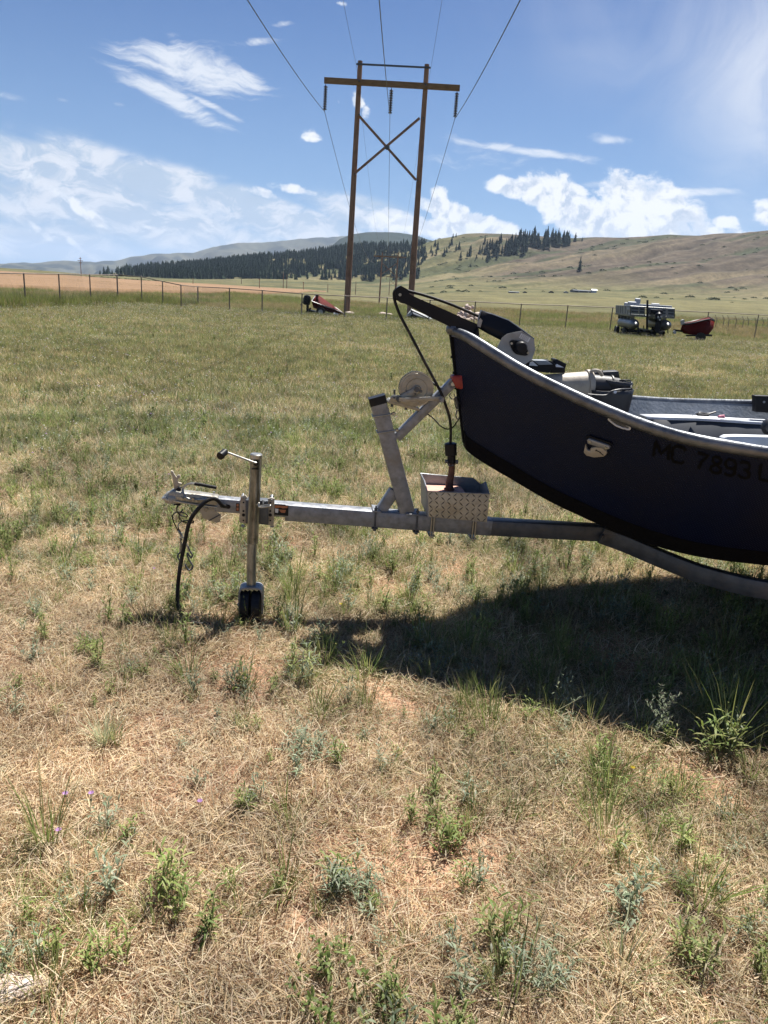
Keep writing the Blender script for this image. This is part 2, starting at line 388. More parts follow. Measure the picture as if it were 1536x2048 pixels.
# ------------------------------------------------------------------ terrain
def hsh(ix, iy, seed):
    h = (ix.astype(np.int64) * 374761393 + iy.astype(np.int64) * 668265263 + seed * 974634777) & 0x7fffffff
    h = (h ^ (h >> 13)) * 1274126177 & 0x7fffffff
    return ((h ^ (h >> 16)) & 0xffff) / 65535.0
def vnoise(x, y, seed=0):
    x = np.asarray(x, float); y = np.asarray(y, float)
    ix, iy = np.floor(x), np.floor(y); fx, fy = x - ix, y - iy
    fx = fx*fx*(3-2*fx); fy = fy*fy*(3-2*fy)
    a = hsh(ix, iy, seed); b = hsh(ix+1, iy, seed); c = hsh(ix, iy+1, seed); d = hsh(ix+1, iy+1, seed)
    return (a*(1-fx)+b*fx)*(1-fy)+(c*(1-fx)+d*fx)*fy
def fbm(x, y, seed=0, oct=4, g=.5):
    s = 0; a = 1; t = 0
    for i in range(oct):
        s = s + a*vnoise(np.asarray(x)*2**i, np.asarray(y)*2**i, seed+i*17); t += a; a *= g
    return s/t
def HY(x): return 587.4 + (x - 768) * math.tan(ROLL)
def row(pts):      # list of (px, e above the horizon) -> arrays of az, tan(el)
    a = [azel(x, HY(x) - e) for x, e in pts]
    return np.array([q[0] for q in a]), np.array([q[1] for q in a])
CREST = [(-400, -4), (0, -2), (150, 0), (200, 5), (300, 19), (400, 31), (500, 49), (600, 62), (700, 82), (760, 89), (830, 98), (880, 116), (930, 128), (1000, 133), (1060, 133), (1100, 131), (1150, 132),
         (1200, 138), (1260, 143), (1300, 147), (1340, 153), (1400, 154), (1440, 160), (1536, 172), (1700, 176), (2100, 170)]
ROWS = [
    (110, row([(-400, -14), (0, -15), (400, -19), (650, -22), (760, -23), (900, -21), (1200, -18), (1536, -16), (2100, -15)])),
    (250, row([(-400, -6), (0, -6), (400, -8), (650, -10), (760, -17), (900, -10), (1200, 2), (1536, 4), (2100, 4)])),
    (450, row([(-400, 0), (0, .5), (400, 0), (600, 0), (760, -6), (900, 9), (1200, 23), (1536, 24), (2100, 24)])),
    (650, row([(-400, 5), (0, 4), (200, 2), (400, 4), (600, 11), (760, 13), (900, 27), (1200, 36), (1536, 40), (2100, 40)])),
    (820, row([(-400, 5), (0, 4), (200, 0), (400, 7), (500, 14), (600, 18), (700, 20), (800, 30), (900, 58), (1000, 62), (1200, 74), (1536, 84), (2100, 84)])),
    (980, row([(-400, -2), (0, -2), (200, 2), (400, 20), (500, 34), (600, 45), (700, 57), (800, 68), (900, 92), (1000, 100), (1200, 108), (1536, 128), (2100, 128)])),
    (1180, row(CREST)),
]
def height(x, y):
    x = np.asarray(x, float); y = np.asarray(y, float)
    r = np.hypot(x, y) + 1e-6; az = np.arctan2(x, y)
    ds = [0, 62] + [d for d, _ in ROWS] + [1500, 2600, 12000]
    zs = [np.zeros_like(r), np.zeros_like(r)]
    for d, (a, t) in ROWS:
        zs.append(CAMH + d*np.interp(az, a, t))
    zs += [zs[-1]*.72, zs[-1]*.1, zs[-1]*0 - 5]
    z = np.zeros_like(r)
    for i in range(len(ds)-1):
        m = (r >= ds[i]) & (r < ds[i+1])
        f = (r-ds[i])/(ds[i+1]-ds[i])
        if ds[i] in (62, 980, 1180): f = f*f*(3-2*f) if ds[i] != 980 else np.sin(f*math.pi/2)
        z = np.where(m, zs[i]*(1-f)+zs[i+1]*f, z)
    z = np.where(r >= ds[-1], -5, z)
    # gullies and ribs on the slope
    k = np.clip((r-600)/250, 0, 1)*np.clip((1500-r)/200, 0, 1)*np.clip((az-R(-2))/R(6), .25, 1)
    w = (x - 1.05*r)*.8 + 30*fbm(r/140, az*9, 5)
    g = np.abs(vnoise(w/62, r/420, 3)*2-1) + .5*np.abs(vnoise(w/26, r/200, 8)*2-1)
    crestfade = np.clip(np.abs(r-1180)/120, .15, 1)
    z = z - k*crestfade*(17.0*(1-g/1.5) - 7.5)
    z = z + k*(fbm(x/35, y/35, 9, 4)-.5)*8*crestfade + k*(np.abs(vnoise((x-1.05*r)/15, r/160, 12)*2-1)-.5)*3.5*crestfade
    z = z + np.clip((r-60)/200, 0, 1)*(fbm(x/60, y/60, 21, 3)-.5)*1.2*np.clip((1700-r)/500, 0, 1)
    # small relief near the camera
    z = z + np.clip((70-r)/30, 0, 1)*((fbm(x/1.1, y/1.1, 31, 4)-.5)*.035)
    return z

# ------------------------------------------------------------------ ground sheet
def greenness(x, y):
    """0 dry straw .. 1 green, low frequency"""
    r = np.hypot(x, y)
    n = fbm(x/1.3+5, y/1.3, 41, 4); n2 = fbm(x/7, y/7, 43, 3); n3 = fbm(x/.5, y/.5, 47, 2)
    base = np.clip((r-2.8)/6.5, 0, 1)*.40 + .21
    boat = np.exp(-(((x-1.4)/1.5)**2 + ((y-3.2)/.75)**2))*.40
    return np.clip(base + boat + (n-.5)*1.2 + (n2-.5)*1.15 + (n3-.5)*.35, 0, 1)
def bareness(x, y):
    n = fbm(x/.55+9, y/.55, 61, 4)
    r = np.hypot(x, y)
    left = np.exp(-(((x+1.9)/.8)**2 + ((y-3.5)/.8)**2))*.16
    return np.clip((n + left - .535 - np.clip((r-5)/30, 0, .12))*9, 0, 1)
def ground_col(x, y):
    r = np.hypot(x, y); az = np.arctan2(x, y)
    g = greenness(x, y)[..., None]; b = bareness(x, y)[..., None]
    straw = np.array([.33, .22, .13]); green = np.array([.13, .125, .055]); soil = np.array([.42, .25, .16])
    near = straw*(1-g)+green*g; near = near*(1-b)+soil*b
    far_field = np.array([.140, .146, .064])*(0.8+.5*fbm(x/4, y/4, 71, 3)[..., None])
    k = np.clip((r-12)/22, 0, 1)[..., None]
    c = near*(1-k) + far_field*k
    # beyond the fence
    n1 = fbm(x/60, y/160, 81, 4)[..., None]; n2 = fbm(x/14, y/50, 83, 3)[..., None]; n3 = fbm(x/200, y/60+3, 85, 3)[..., None]
    plain = np.array([.145, .128, .060])*(1-n1) + np.array([.092, .092, .040])*n1
    plain = plain*(.80+.4*n2)
    kk = np.clip((r-44)/30, 0, 1)[..., None]
    c = c*(1-kk) + plain*kk
    # hill: browner, purplish scrub high up on the right; pale scars; green gullies
    hz = np.clip((r-650)/180, 0, 1)*np.clip((az-R(3))/R(7), 0, 1)
    hn = fbm((x-1.05*r)/50, r/130, 91, 4)
    m = np.clip((hz*1.5 + (hn-.5)*2.2*hz), 0, 1)[..., None]
    scrub = np.array([.080, .063, .044])*(.35+1.3*fbm((x-1.05*r)/8, y/30, 93, 3)[..., None])
    c = c*(1-m) + scrub*m
    pale = np.clip((fbm((x-1.05*r)/34, r/300, 95, 3)-.60)*8, 0, 1)*np.clip((r-500)/200, 0, 1)
    c = c*(1-pale[..., None]*.6) + np.array([.19, .155, .09])*pale[..., None]*.6
    gr = np.clip((fbm((x-1.05*r)/24+7, r/110, 97, 3)-.57)*9, 0, 1)*np.clip((r-300)/200, 0, 1)
    c = c*(1-gr[..., None]*.75) + np.array([.040, .052, .022])*gr[..., None]*.75
    return c
def sheet(name, azs, rs, hf, cf, m, kind='structure', label=None):
    A, Rr = np.meshgrid(azs, rs)
    X = Rr*np.sin(A); Y = Rr*np.cos(A); Z = hf(X, Y)
    v = np.stack([X, Y, Z], -1).reshape(-1, 3)
    na, nr = len(azs), len(rs)
    i = np.arange(nr-1)[:, None]*na + np.arange(na-1)[None, :]
    f = np.stack([i, i+1, i+na+1, i+na], -1).reshape(-1, 4)
    me = bpy.data.meshes.new(name)
    me.vertices.add(len(v)); me.vertices.foreach_set('co', v.ravel())
    me.loops.add(f.size); me.loops.foreach_set('vertex_index', f.ravel().astype(np.int32))
    me.polygons.add(len(f)); me.polygons.foreach_set('loop_start', (np.arange(len(f))*4).astype(np.int32))
    me.update(); me.shade_smooth()
    c = cf(X, Y).reshape(-1, 3)
    at = me.color_attributes.new('albedo', 'FLOAT_COLOR', 'POINT')
    at.data.foreach_set('color', np.concatenate([np.clip(c, 0, 1), np.ones((len(c), 1))], 1).astype(np.float32).ravel())
    me.materials.append(m)
    o = bpy.data.objects.new(name, me); COL.objects.link(o)
    o['kind'] = kind
    if label: o['label'] = label
    return o
def attr_mat(name, rough=.95, scales=((1.1, .5), (14, .5), (90, .6)), bump=.5, far=False, spec=.1):
    m, n, l = new_mat(name)
    out = n.new('ShaderNodeOutputMaterial'); b = n.new('ShaderNodeBsdfPrincipled'); l.new(b.outputs[0], out.inputs[0])
    b.inputs['Roughness'].default_value = rough; b.inputs['Specular IOR Level'].default_value = spec
    a = n.new('ShaderNodeAttribute'); a.attribute_name = 'albedo'
    g = n.new('ShaderNodeNewGeometry'); col = a.outputs['Color']; last = None
    for sc, amp in scales:
        no = n.new('ShaderNodeTexNoise'); l.new(g.outputs['Position'], no.inputs['Vector']); no.inputs['Scale'].default_value = sc; no.inputs['Detail'].default_value = 4; no.inputs['Roughness'].default_value = .65
        mr = n.new('ShaderNodeMapRange'); l.new(no.outputs['Fac'], mr.inputs[0]); mr.inputs[1].default_value = .3; mr.inputs[2].default_value = .7
        mr.inputs[3].default_value = 1-amp; mr.inputs[4].default_value = 1+amp*.8
        vm = n.new('ShaderNodeVectorMath'); vm.operation = 'SCALE'; l.new(col, vm.inputs[0]); l.new(mr.outputs[0], vm.inputs['Scale']); col = vm.outputs[0]; last = no
    l.new(col, b.inputs['Base Color'])
    if bump:
        bp = n.new('ShaderNodeBump'); bp.inputs['Strength'].default_value = bump; bp.inputs['Distance'].default_value = .02 if not far else 2.0
        l.new(last.outputs['Fac'], bp.inputs['Height']); l.new(bp.outputs[0], b.inputs['Normal'])
    return m
az_f = np.concatenate([np.radians(np.arange(-180, -40, 4.)), np.radians(np.arange(-40, 40, .2)), np.radians(np.arange(40, 181, 4.))])
rs = np.concatenate([[.02], np.geomspace(.3, 60, 150), np.geomspace(61.5, 500, 70), np.arange(507, 1500, 7.), np.geomspace(1520, 14000, 26)])
gm = attr_mat('ground cover', scales=((.9, .16), (9, .28), (70, .35), (.08, .34), (.35, .30)))
sheet('ground', az_f, rs, height, ground_col, gm, label='dry grassy ground running out to the rolling hills')

# ripe grain field, a low step of crop above the ground
def field_z(x, y): return height(x, y) + .45
gmf = attr_mat('grain crop', scales=((.05, .10), (.5, .12), (3.0, .18)), bump=.4)
def field_col(x, y):
    n = fbm(x/40, y/200, 131, 3)[..., None]
    return np.array([.205, .132, .078])*(.86+.28*n)
def field_mesh():
    near = [(-420, 590), (-100, 588), (0, 587), (150, 589), (300, 592), (420, 596), (500, 594), (560, 590), (610, 585), (652, 581.5)]
    a = np.array([azel(x, y)[0] for x, y in near])
    dn = np.array([64, 66, 68, 72, 80, 92, 125, 180, 270, 380.])
    n = 220; azs = np.linspace(a[0], a[-1], n); d0 = np.interp(azs, a, dn); d1 = np.interp(azs, [a[0], azel(430, 567)[0], a[-1]], [262, 330, 395])
    m = 60; vs = []; cs = []; fs = []
    T = np.linspace(0, 1, m)**1.6
    for j in range(m):
        rr = d0*(1-T[j]) + d1*T[j]
        X = rr*np.sin(azs); Y = rr*np.cos(azs)
        Z = field_z(X, Y) - (.6 if j in (0, m-1) else 0)
        if j == 0: rr0 = rr
        vs.append(np.stack([X, Y, Z], -1)); cs.append(field_col(X, Y))
    v = np.concatenate(vs); c = np.concatenate(cs)
    for j in range(m-1):
        for i in range(n-1): fs.append((j*n+i, j*n+i+1, (j+1)*n+i+1, (j+1)*n+i))
    me = bpy.data.meshes.new('grain_field'); me.from_pydata(v.tolist(), [], fs); me.shade_smooth()
    at = me.color_attributes.new('albedo', 'FLOAT_COLOR', 'POINT')
    at.data.foreach_set('color', np.concatenate([c, np.ones((len(c), 1))], 1).astype(np.float32).ravel())
    me.materials.append(gmf)
    o = bpy.data.objects.new('field', me); COL.objects.link(o)
    tag(o, 'ripe orange tan grain field beyond the fence', kind='structure')
field_mesh()

# far mountains: two ranges
def mountain(name, D0, D1, crest, colf, seed, amp, m, lab):
    a = np.array([azel(x, y)[0] for x, y in crest]); t = np.array([azel(x, y)[1] for x, y in crest])
    azs = np.radians(np.arange(-62, 62, .12)); rsm = np.linspace(D0*.72, D1*1.25, 70)
    def hf(x, y):
        r = np.hypot(x, y); az = np.arctan2(x, y)
        top = CAMH + D1*np.interp(az, a, t)
        f = np.clip((r-D0*.72)/(D1-D0*.72), 0, 1); f = f**.8
        z = -20 + (top+20)*f
        w = x+.4*r
        g = np.abs(vnoise(w/(D1*.035)+fbm(x/300, y/300, seed+2)*2, r/(D1*.3), seed)*2-1)+.5*np.abs(vnoise(w/(D1*.014), r/(D1*.1), seed+1)*2-1)
        z = z - amp*(1-g/1.5)*np.sin(np.clip(f, 0, 1)*math.pi)**.7*np.clip(top/120, .1, 1)
        z = np.where(r > D1, top - (r-D1)*.15, z)
        z = z + (fbm(x/(D1*.02), y/(D1*.02), seed+5, 4)-.5)*amp*.12
        return z
    o = sheet(name, azs, rsm, hf, colf, m, label=lab)
    return hf
mm = attr_mat('mountain cover', scales=((.004, .15), (.03, .22)), bump=.0)
def mcol(x, y):
    n = fbm(x/260, y/260, 151, 4)[..., None]; n2 = fbm((x+.4*y)/120, y/300, 153, 4)[..., None]
    c = np.array([.060, .065, .045])*(1-n) + np.array([.085, .08, .055])*n
    k = np.clip((n2-.47)*7, 0, 1)
    return c*(1-k*.85) + np.array([.012, .018, .016])*k*.85
mountain('mountains', 3600, 5600, [(-700, 535), (-300, 528), (0, 527), (70, 524), (130, 522), (190, 523), (240, 519), (262, 513), (300, 509), (345, 505), (385, 506), (410, 498), (440, 490), (480, 486), (560, 481), (600, 477), (650, 475), (700, 471), (760, 480), (830, 490), (1000, 500), (1400, 520), (2200, 520)],
         mcol, 161, 150, mm, 'hazy blue grey mountain range on the horizon')
def mcol2(x, y):
    n = fbm(x/120, y/120, 171, 4)[..., None]
    return np.array([.010, .018, .014])*(1-n)*1.3 + np.array([.025, .034, .02])*n*.8
mountain('hills', 1900, 2700, [(-700, 560), (0, 556), (400, 560), (600, 545), (680, 476), (705, 468), (730, 464.5), (770, 463), (800, 465.5), (830, 470), (870, 482), (1000, 520), (1500, 560), (2200, 560)],
         mcol2, 181, 40, mm, 'dark wooded hill rising behind the near slope')

# ------------------------------------------------------------------ conifers
def conifer_mesh(name, seed, H=1.0, wid=.2, tiers=10):
    r = random.Random(seed); b = MB()
    b.tube([(0, 0, -.03*H), (0, 0, .3*H), (0, 0, .9*H)], [.018*H, .014*H, .004*H], 5)
    fk = len(b.f)
    for i in range(tiers):
        z0 = H*(.08+.86*i/tiers); z1 = z0 + H*(.17-.008*i); rad = wid*1.2*H*(1-(i/tiers)**1.25)*r.uniform(.65, 1.25)+.012*H
        n = 9; ring = []
        for k in range(n):
            t = 2*math.pi*(k+r.uniform(-.3, .3))/n; q = rad*(r.uniform(.45, .7) if k % 2 else r.uniform(.85, 1.25))
            ring.append((q*math.cos(t), q*math.sin(t), z0 - (0 if k % 2 else .035*H)+r.uniform(-.012, .012)*H))
        top = (r.uniform(-.01, .01)*H, r.uniform(-.01, .01)*H, min(z1, H))
        b.add(ring+[top], [(k, (k+1) % n, n) for k in range(n)])
    me = bpy.data.meshes.new(name)
    me.from_pydata([tuple(p) for p in b.v], [], b.f)
    me.materials.append(barkm); me.materials.append(needle)
    mi = [0]*fk + [1]*(len(b.f)-fk); me.polygons.foreach_set('material_index', mi)
    return me
con_meshes = [conifer_mesh('pine_tree', 100+i, 1.0, [.17, .2, .15, .23, .18][i]) for i in range(5)]
def place_tree(px, py, D, hpx, label, group, wide=1.0, first=[0]):
    p = atY(px, py, D); x, y = p.x, p.y
    z = float(height(x, y)); dist = math.hypot(x, y); h = hpx*dist/F/1.0
    o = bpy.data.objects.new('pine_tree', con_meshes[first[0] % 5]); first[0] += 1
    COL.objects.link(o); o.location = (x, y, z-.02*h); w = h*wide*random.uniform(.85, 1.15); o.scale = (w, w, h); o.rotation_euler.z = random.uniform(0, 6.28)
    tag(o, label, 'tree', group)
    return o
def hill_D(px, py, lo=150, hi=1180):
    """distance at which the ray through (px,py) meets the terrain"""
    a, t = azel(px, py)
    rr = np.linspace(lo, hi, 400); zz = height(rr*math.sin(a), rr*math.cos(a))
    hit = np.nonzero(zz >= CAMH + rr*t)[0]
    r = rr[hit[0]] if len(hit) else hi
    return r*math.cos(a)
# dense stand on the ridge (base pixel, height in px)
rt = random.Random(5)
stand = []
for k in range(92):
    u = rt.random()
    bx = 968 + 172*u
    lo_ = np.interp(bx, [968, 1000, 1030, 1060, 1090, 1120, 1140], [522, 512, 512, 505, 498, 494, 490]); hi_ = np.interp(bx, [968, 1000, 1040, 1090, 1140], [482, 482, 478, 478, 480])
    by = hi_ + (lo_-hi_)*rt.random()**.8
    stand.append((bx, by, rt.uniform(16, 30)*(1.12 if 1010 < bx < 1110 else .8)))
for bx, by in [(1002, 487), (1046, 480), (1058, 479), (1070, 480), (1090, 478), (1102, 479), (1116, 480), (1128, 481), (1136, 482), (1150, 483)]:
    stand.append((bx, by, rt.uniform(15, 21)))
for bx, by, h in stand:
    place_tree(bx, by, hill_D(bx, by), h, ('dark conifer breaking the skyline in the dense ridge stand' if by < 488 else 'dark conifer in the left lower end of the dense ridge stand' if bx < 1010 else 'dark conifer in the middle of the dense ridge stand' if bx < 1080 else 'dark conifer in the thin right end of the ridge stand'), 'conifers in the ridge stand')
loose = [(847, 517, 18), (852, 515, 12), (862, 505, 14), (865, 512, 10), (875, 500, 18), (872, 510, 14), (888, 512, 15), (893, 506, 12), (898, 498, 14), (903, 490, 16), (912, 503, 15), (918, 497, 14), (921, 519, 16), (934, 515, 14), (939, 512, 20), (941, 508, 18),
         (906, 476, 9), (912, 475, 9), (852, 480, 10), (846, 488, 10), (838, 500, 14), (870, 492, 12), (959, 508, 16), (964, 505, 14), (953, 517, 9), (965, 520, 8), (975, 522, 18), (979, 520, 14), (993, 521, 14), (941, 534, 8), (950, 523, 6), (835, 512, 14), (842, 486, 8), (974, 565, 5)]
for bx, by, h in loose:
    place_tree(bx, by, hill_D(bx, by), h, ('small dark conifer in the loose group beside the right timber leg' if bx < 880 else 'small dark conifer on the open crest left of the dense stand' if by < 480 else 'dark conifer on the open hillside left of the dense stand' if by < 518 else 'tiny dark conifer low on the open hillside below the dense stand'), 'conifers scattered on the hillside')
place_tree(1158.5, 543, hill_D(1158.5, 543), 29, 'lone dark conifer standing by itself midway up the bare slope', None, .8)
place_tree(1164, 483, hill_D(1164, 483), 8, 'tiny conifer on the crest beside the dense stand', None, 1.2)

# the wood on the middle slope reads as one mass
def scatter(name, protos, pts, label, cat=None, kind='stuff'):
    """pts: list of (x,y,z,rot,scale,index[,scale z]); instances on points"""
    coll = bpy.data.collections.new(name + ' pieces')
    for o in protos: coll.objects.link(o)
    a = np.array([(p+(p[4],))[:7] if len(p) == 6 else p for p in pts], float)
    me = bpy.data.meshes.new(name); me.vertices.add(len(a)); me.vertices.foreach_set('co', a[:, :3].astype(np.float32).ravel())
    for nm, c in (('turn', 3), ('size', 4), ('tall', 6)):
        t = me.attributes.new(nm, 'FLOAT', 'POINT'); t.data.foreach_set('value', a[:, c].astype(np.float32))
    t = me.attributes.new('pick', 'INT', 'POINT'); t.data.foreach_set('value', a[:, 5].astype(np.int32))
    o = bpy.data.objects.new(name, me); COL.objects.link(o)
    ng = bpy.data.node_groups.new(name, 'GeometryNodeTree')
    ng.interface.new_socket('Geometry', in_out='INPUT', socket_type='NodeSocketGeometry'); ng.interface.new_socket('Geometry', in_out='OUTPUT', socket_type='NodeSocketGeometry')
    n = ng.nodes; l = ng.links
    gi = n.new('NodeGroupInput'); go = n.new('NodeGroupOutput'); ip = n.new('GeometryNodeInstanceOnPoints'); ci = n.new('GeometryNodeCollectionInfo')
    ci.inputs['Collection'].default_value = coll; ci.inputs['Separate Children'].default_value = True; ci.inputs['Reset Children'].default_value = True
    def na(nm, ty):
        q = n.new('GeometryNodeInputNamedAttribute'); q.data_type = ty; q.inputs['Name'].default_value = nm; return q.outputs[0]
    l.new(gi.outputs[0], ip.inputs['Points']); l.new(ci.outputs[0], ip.inputs['Instance']); ip.inputs['Pick Instance'].default_value = True
    l.new(na('pick', 'INT'), ip.inputs['Instance Index'])
    cx = n.new('ShaderNodeCombineXYZ'); l.new(na('turn', 'FLOAT'), cx.inputs[2])
    e2r = n.new('FunctionNodeEulerToRotation'); l.new(cx.outputs[0], e2r.inputs[0]); l.new(e2r.outputs[0], ip.inputs['Rotation'])
    sx = n.new('ShaderNodeCombineXYZ'); s1 = na('size', 'FLOAT'); l.new(s1, sx.inputs[0]); l.new(s1, sx.inputs[1]); l.new(na('tall', 'FLOAT'), sx.inputs[2]); l.new(sx.outputs[0], ip.inputs['Scale'])
    l.new(ip.outputs[0], go.inputs[0])
    md = o.modifiers.new('scatter', 'NODES'); md.node_group = ng
    tag(o, label, cat, kind=kind)
    return o
tree_protos = [bpy.data.objects.new('wood_tree', m) for m in con_meshes]
fp = []
az0, az1 = azel(195, 548)[0], azel(850, 500)[0]
while len(fp) < 4600:
    a = rt.uniform(az0, az1); r = math.sqrt(rt.uniform(800**2, 1230**2))
    x, y = r*math.sin(a), r*math.cos(a)
    z = float(height(x, y)); t = (a-az0)/(az1-az0)
    n = float(fbm(x/38, y/38, 201, 3)); n2 = float(fbm(x/110, y/110, 203, 2))
    dens = 1.0 if t < .62 else max(0.12, 1.0-(t-.62)*2.2)
    # thin out towards the foot of the slope and in clearings
    foot = 830 + 130*(float(fbm(a*70, 0, 207, 4))-.5)
    if r < foot - (30 if t < .3 else 0): continue
    if t < .24 and rt.random() > .04 + 16*t*t: continue
    keep = dens*(1.1 if n*.6+n2*.4 < (.55 if t < .5 else .50) else (.45 if t < .45 else .10))
    if r > 1150: keep *= .75
    if rt.random() > keep: continue
    h = rt.uniform(5.0, 13.5)
    fp.append((x, y, z-.3, rt.uniform(0, 6.28), h*1.15, rt.randrange(5), h))
scatter('forest', tree_protos, fp, 'dark conifer wood covering the middle slope', 'wood')
# low bushes in the gullies of the right hill
def bush_mesh(name, seed):
    r = random.Random(seed); b = MB()
    for i in range(70):
        t = r.uniform(0, 6.28); u = r.random()**.5; p = Vector((math.cos(t)*u, math.sin(t)*u, (1-u*u)*.6*r.uniform(.5, 1)))
        s = r.uniform(.12, .24); d = Vector((r.uniform(-1, 1), r.uniform(-1, 1), r.uniform(-.3, 1))).normalized(); e = d.orthogonal().normalized()*s; f = d.cross(e)
        b.add([p-e*.7-f*.4, p+e*.7-f*.3, p+f+d*.05], [(0, 1, 2)])
    me = bpy.data.meshes.new(name); me.from_pydata([tuple(p) for p in b.v], [], b.f); me.materials.append(bushm); return me
bushm = mat('scrub foliage', (.04, .055, .02), (.07, .085, .035), 1.5, .9)
bushes = [bpy.data.objects.new('scrub_bush', bush_mesh('scrub_bush', 300+i)) for i in range(3)]
bp_ = []
for k in range(1500):
    a = rt.uniform(azel(850, 500)[0], azel(1700, 500)[0]); r = rt.uniform(420, 1130); x, y = r*math.sin(a), r*math.cos(a)
    n = float(fbm((x-1.05*r)/24+7, r/110, 97, 3))
    if n < .60 and rt.random() > .05: continue
    if r < 720 and rt.random() < .8: continue
    s = rt.uniform(1.0, 3.6); bp_.append((x, y, float(height(x, y))-.1, rt.uniform(0, 6), s, rt.randrange(3), s*.8))
for k in range(260):     # dark scrub line along the far edge of the grain field
    px = rt.uniform(170, 330); D = rt.uniform(268, 330); p = atY(px, 560, D); s = rt.uniform(.5, 1.0); bp_.append((p.x, p.y, float(height(p.x, p.y)), 0, s, rt.randrange(3), s))
scatter('scrub', bushes, bp_, 'low dark bushes in the gullies of the far slope', 'bushes')

# ------------------------------------------------------------------ chain link fence
fence_px = [(-60, 617, 545.5), (52, 614, 547.5), (121, 613, 548.5), (182, 609, 549.5), (236, 606, 550), (284, 609, 553.5), (326, 613, 563), (362.5, 617, 570.5), (396, 612, 573.5), (459, 623, 576.5), (524, 628, 581),
            (603, 634, 587.5), (689, 639, 592), (772, 643, 595.5), (857, 647, 600), (947, 651, 603.5), (1038, 655, 608), (1130, 660, 611), (1219, 664, 615), (1314, 668, 619.5), (1409, 673, 624), (1508, 679, 629), (1610, 684, 634), (1715, 690, 639)]
fence = empty('chain_link_fence', ground(603, 634), 'rusty pipe chain link fence running right across the far side of the grass yard', 'fence')
tops, bots = [], []
for px, pyb, pyt in fence_px:
    g = ground(px, pyb); zt = atY(px, pyt, g.y).z
    lean = atY(px, pyt, g.y).x - g.x
    z0 = float(height(g.x, g.y))
    tops.append(Vector((g.x, g.y, zt))); bots.append(Vector((g.x, g.y, z0)))
    big = px in (396, 236)
    b = MB(); rr = .045 if big else .034
    b.tube([Vector((g.x, g.y, z0-.1)), Vector((g.x, g.y, zt))], rr, 8)
    b.lathe(Vector((g.x, g.y, zt)), (0, 0, 1), [(0, rr*1.15), (.03, rr*1.1), (.05, rr*.5), (.055, .001)], 8)
    b.build('post', fencem, fence)
b = MB(); b.tube([t + Vector((0, 0, .0)) for t in tops], .024, 8); b.build('top_rail', fencem, fence)
b = MB()
for i in range(len(tops)-1):
    b0, b1, t0, t1 = bots[i], bots[i+1], tops[i], tops[i+1]
    Ls = (b1-b0).length; step = .16; n = int(Ls/step)
    for k in range(n):
        for s in (1, -1):
            f0 = k/n; H = (t0.z-b0.z); f1 = f0 + s*H/Ls
            h1 = 1.0
            if f1 > 1: h1 = (1-f0)/(f1-f0); f1 = 1
            if f1 < 0: h1 = f0/(f0-f1); f1 = 0
            P0 = b0.lerp(b1, f0); P1b = b0.lerp(b1, f1); P1t = t0.lerp(t1, f1)
            off = Vector((0, .03, 0))
            b.tube([P0+off, P1b.lerp(P1t, h1*.985)+off], .0018, 3, caps=False)
mesh_o = b.build('wire_mesh', fencemesh, fence, smooth=False); mesh_o['kind'] = 'stuff'

# second enclosure with outward arms, far right
fe = empty('security_fence', atY(1480, 660, 74), 'distant tall wire fence with angled barbed arms behind the red drift boat', 'fence')
pr = None
for i in range(13):
    px = 1416 + i*13.2 + (i % 3)*1.5; Y = 74 + i*.8; g = atY(px, 655, Y); z0 = float(height(g.x, g.y)); zt = atY(px, 636.5+(px-1416)*.05, Y).z
    b = MB(); b.tube([(g.x, Y, z0-.1), (g.x, Y, zt)], .035, 6); b.tube([(g.x, Y, zt), (g.x-.28, Y-.1, zt+.36)], .022, 5); b.build('post', fencem, fe)
    if pr:
        for s in (.02, .18, .34): pass
        w = MB()
        for dz, ox in ((0, 0), (.12, -.09), (.24, -.19), (.35, -.28)):
            w.tube([(pr[0]+ox, pr[1], pr[2]+dz), (g.x+ox, Y, zt+dz)], .008, 4)
        w.tube([(pr[0], pr[1], z0+.9), (g.x, Y, z0+.9)], .012, 4)
        o = w.build('barbed_wire', fencemesh, fe)
    pr = (g.x, Y, zt)

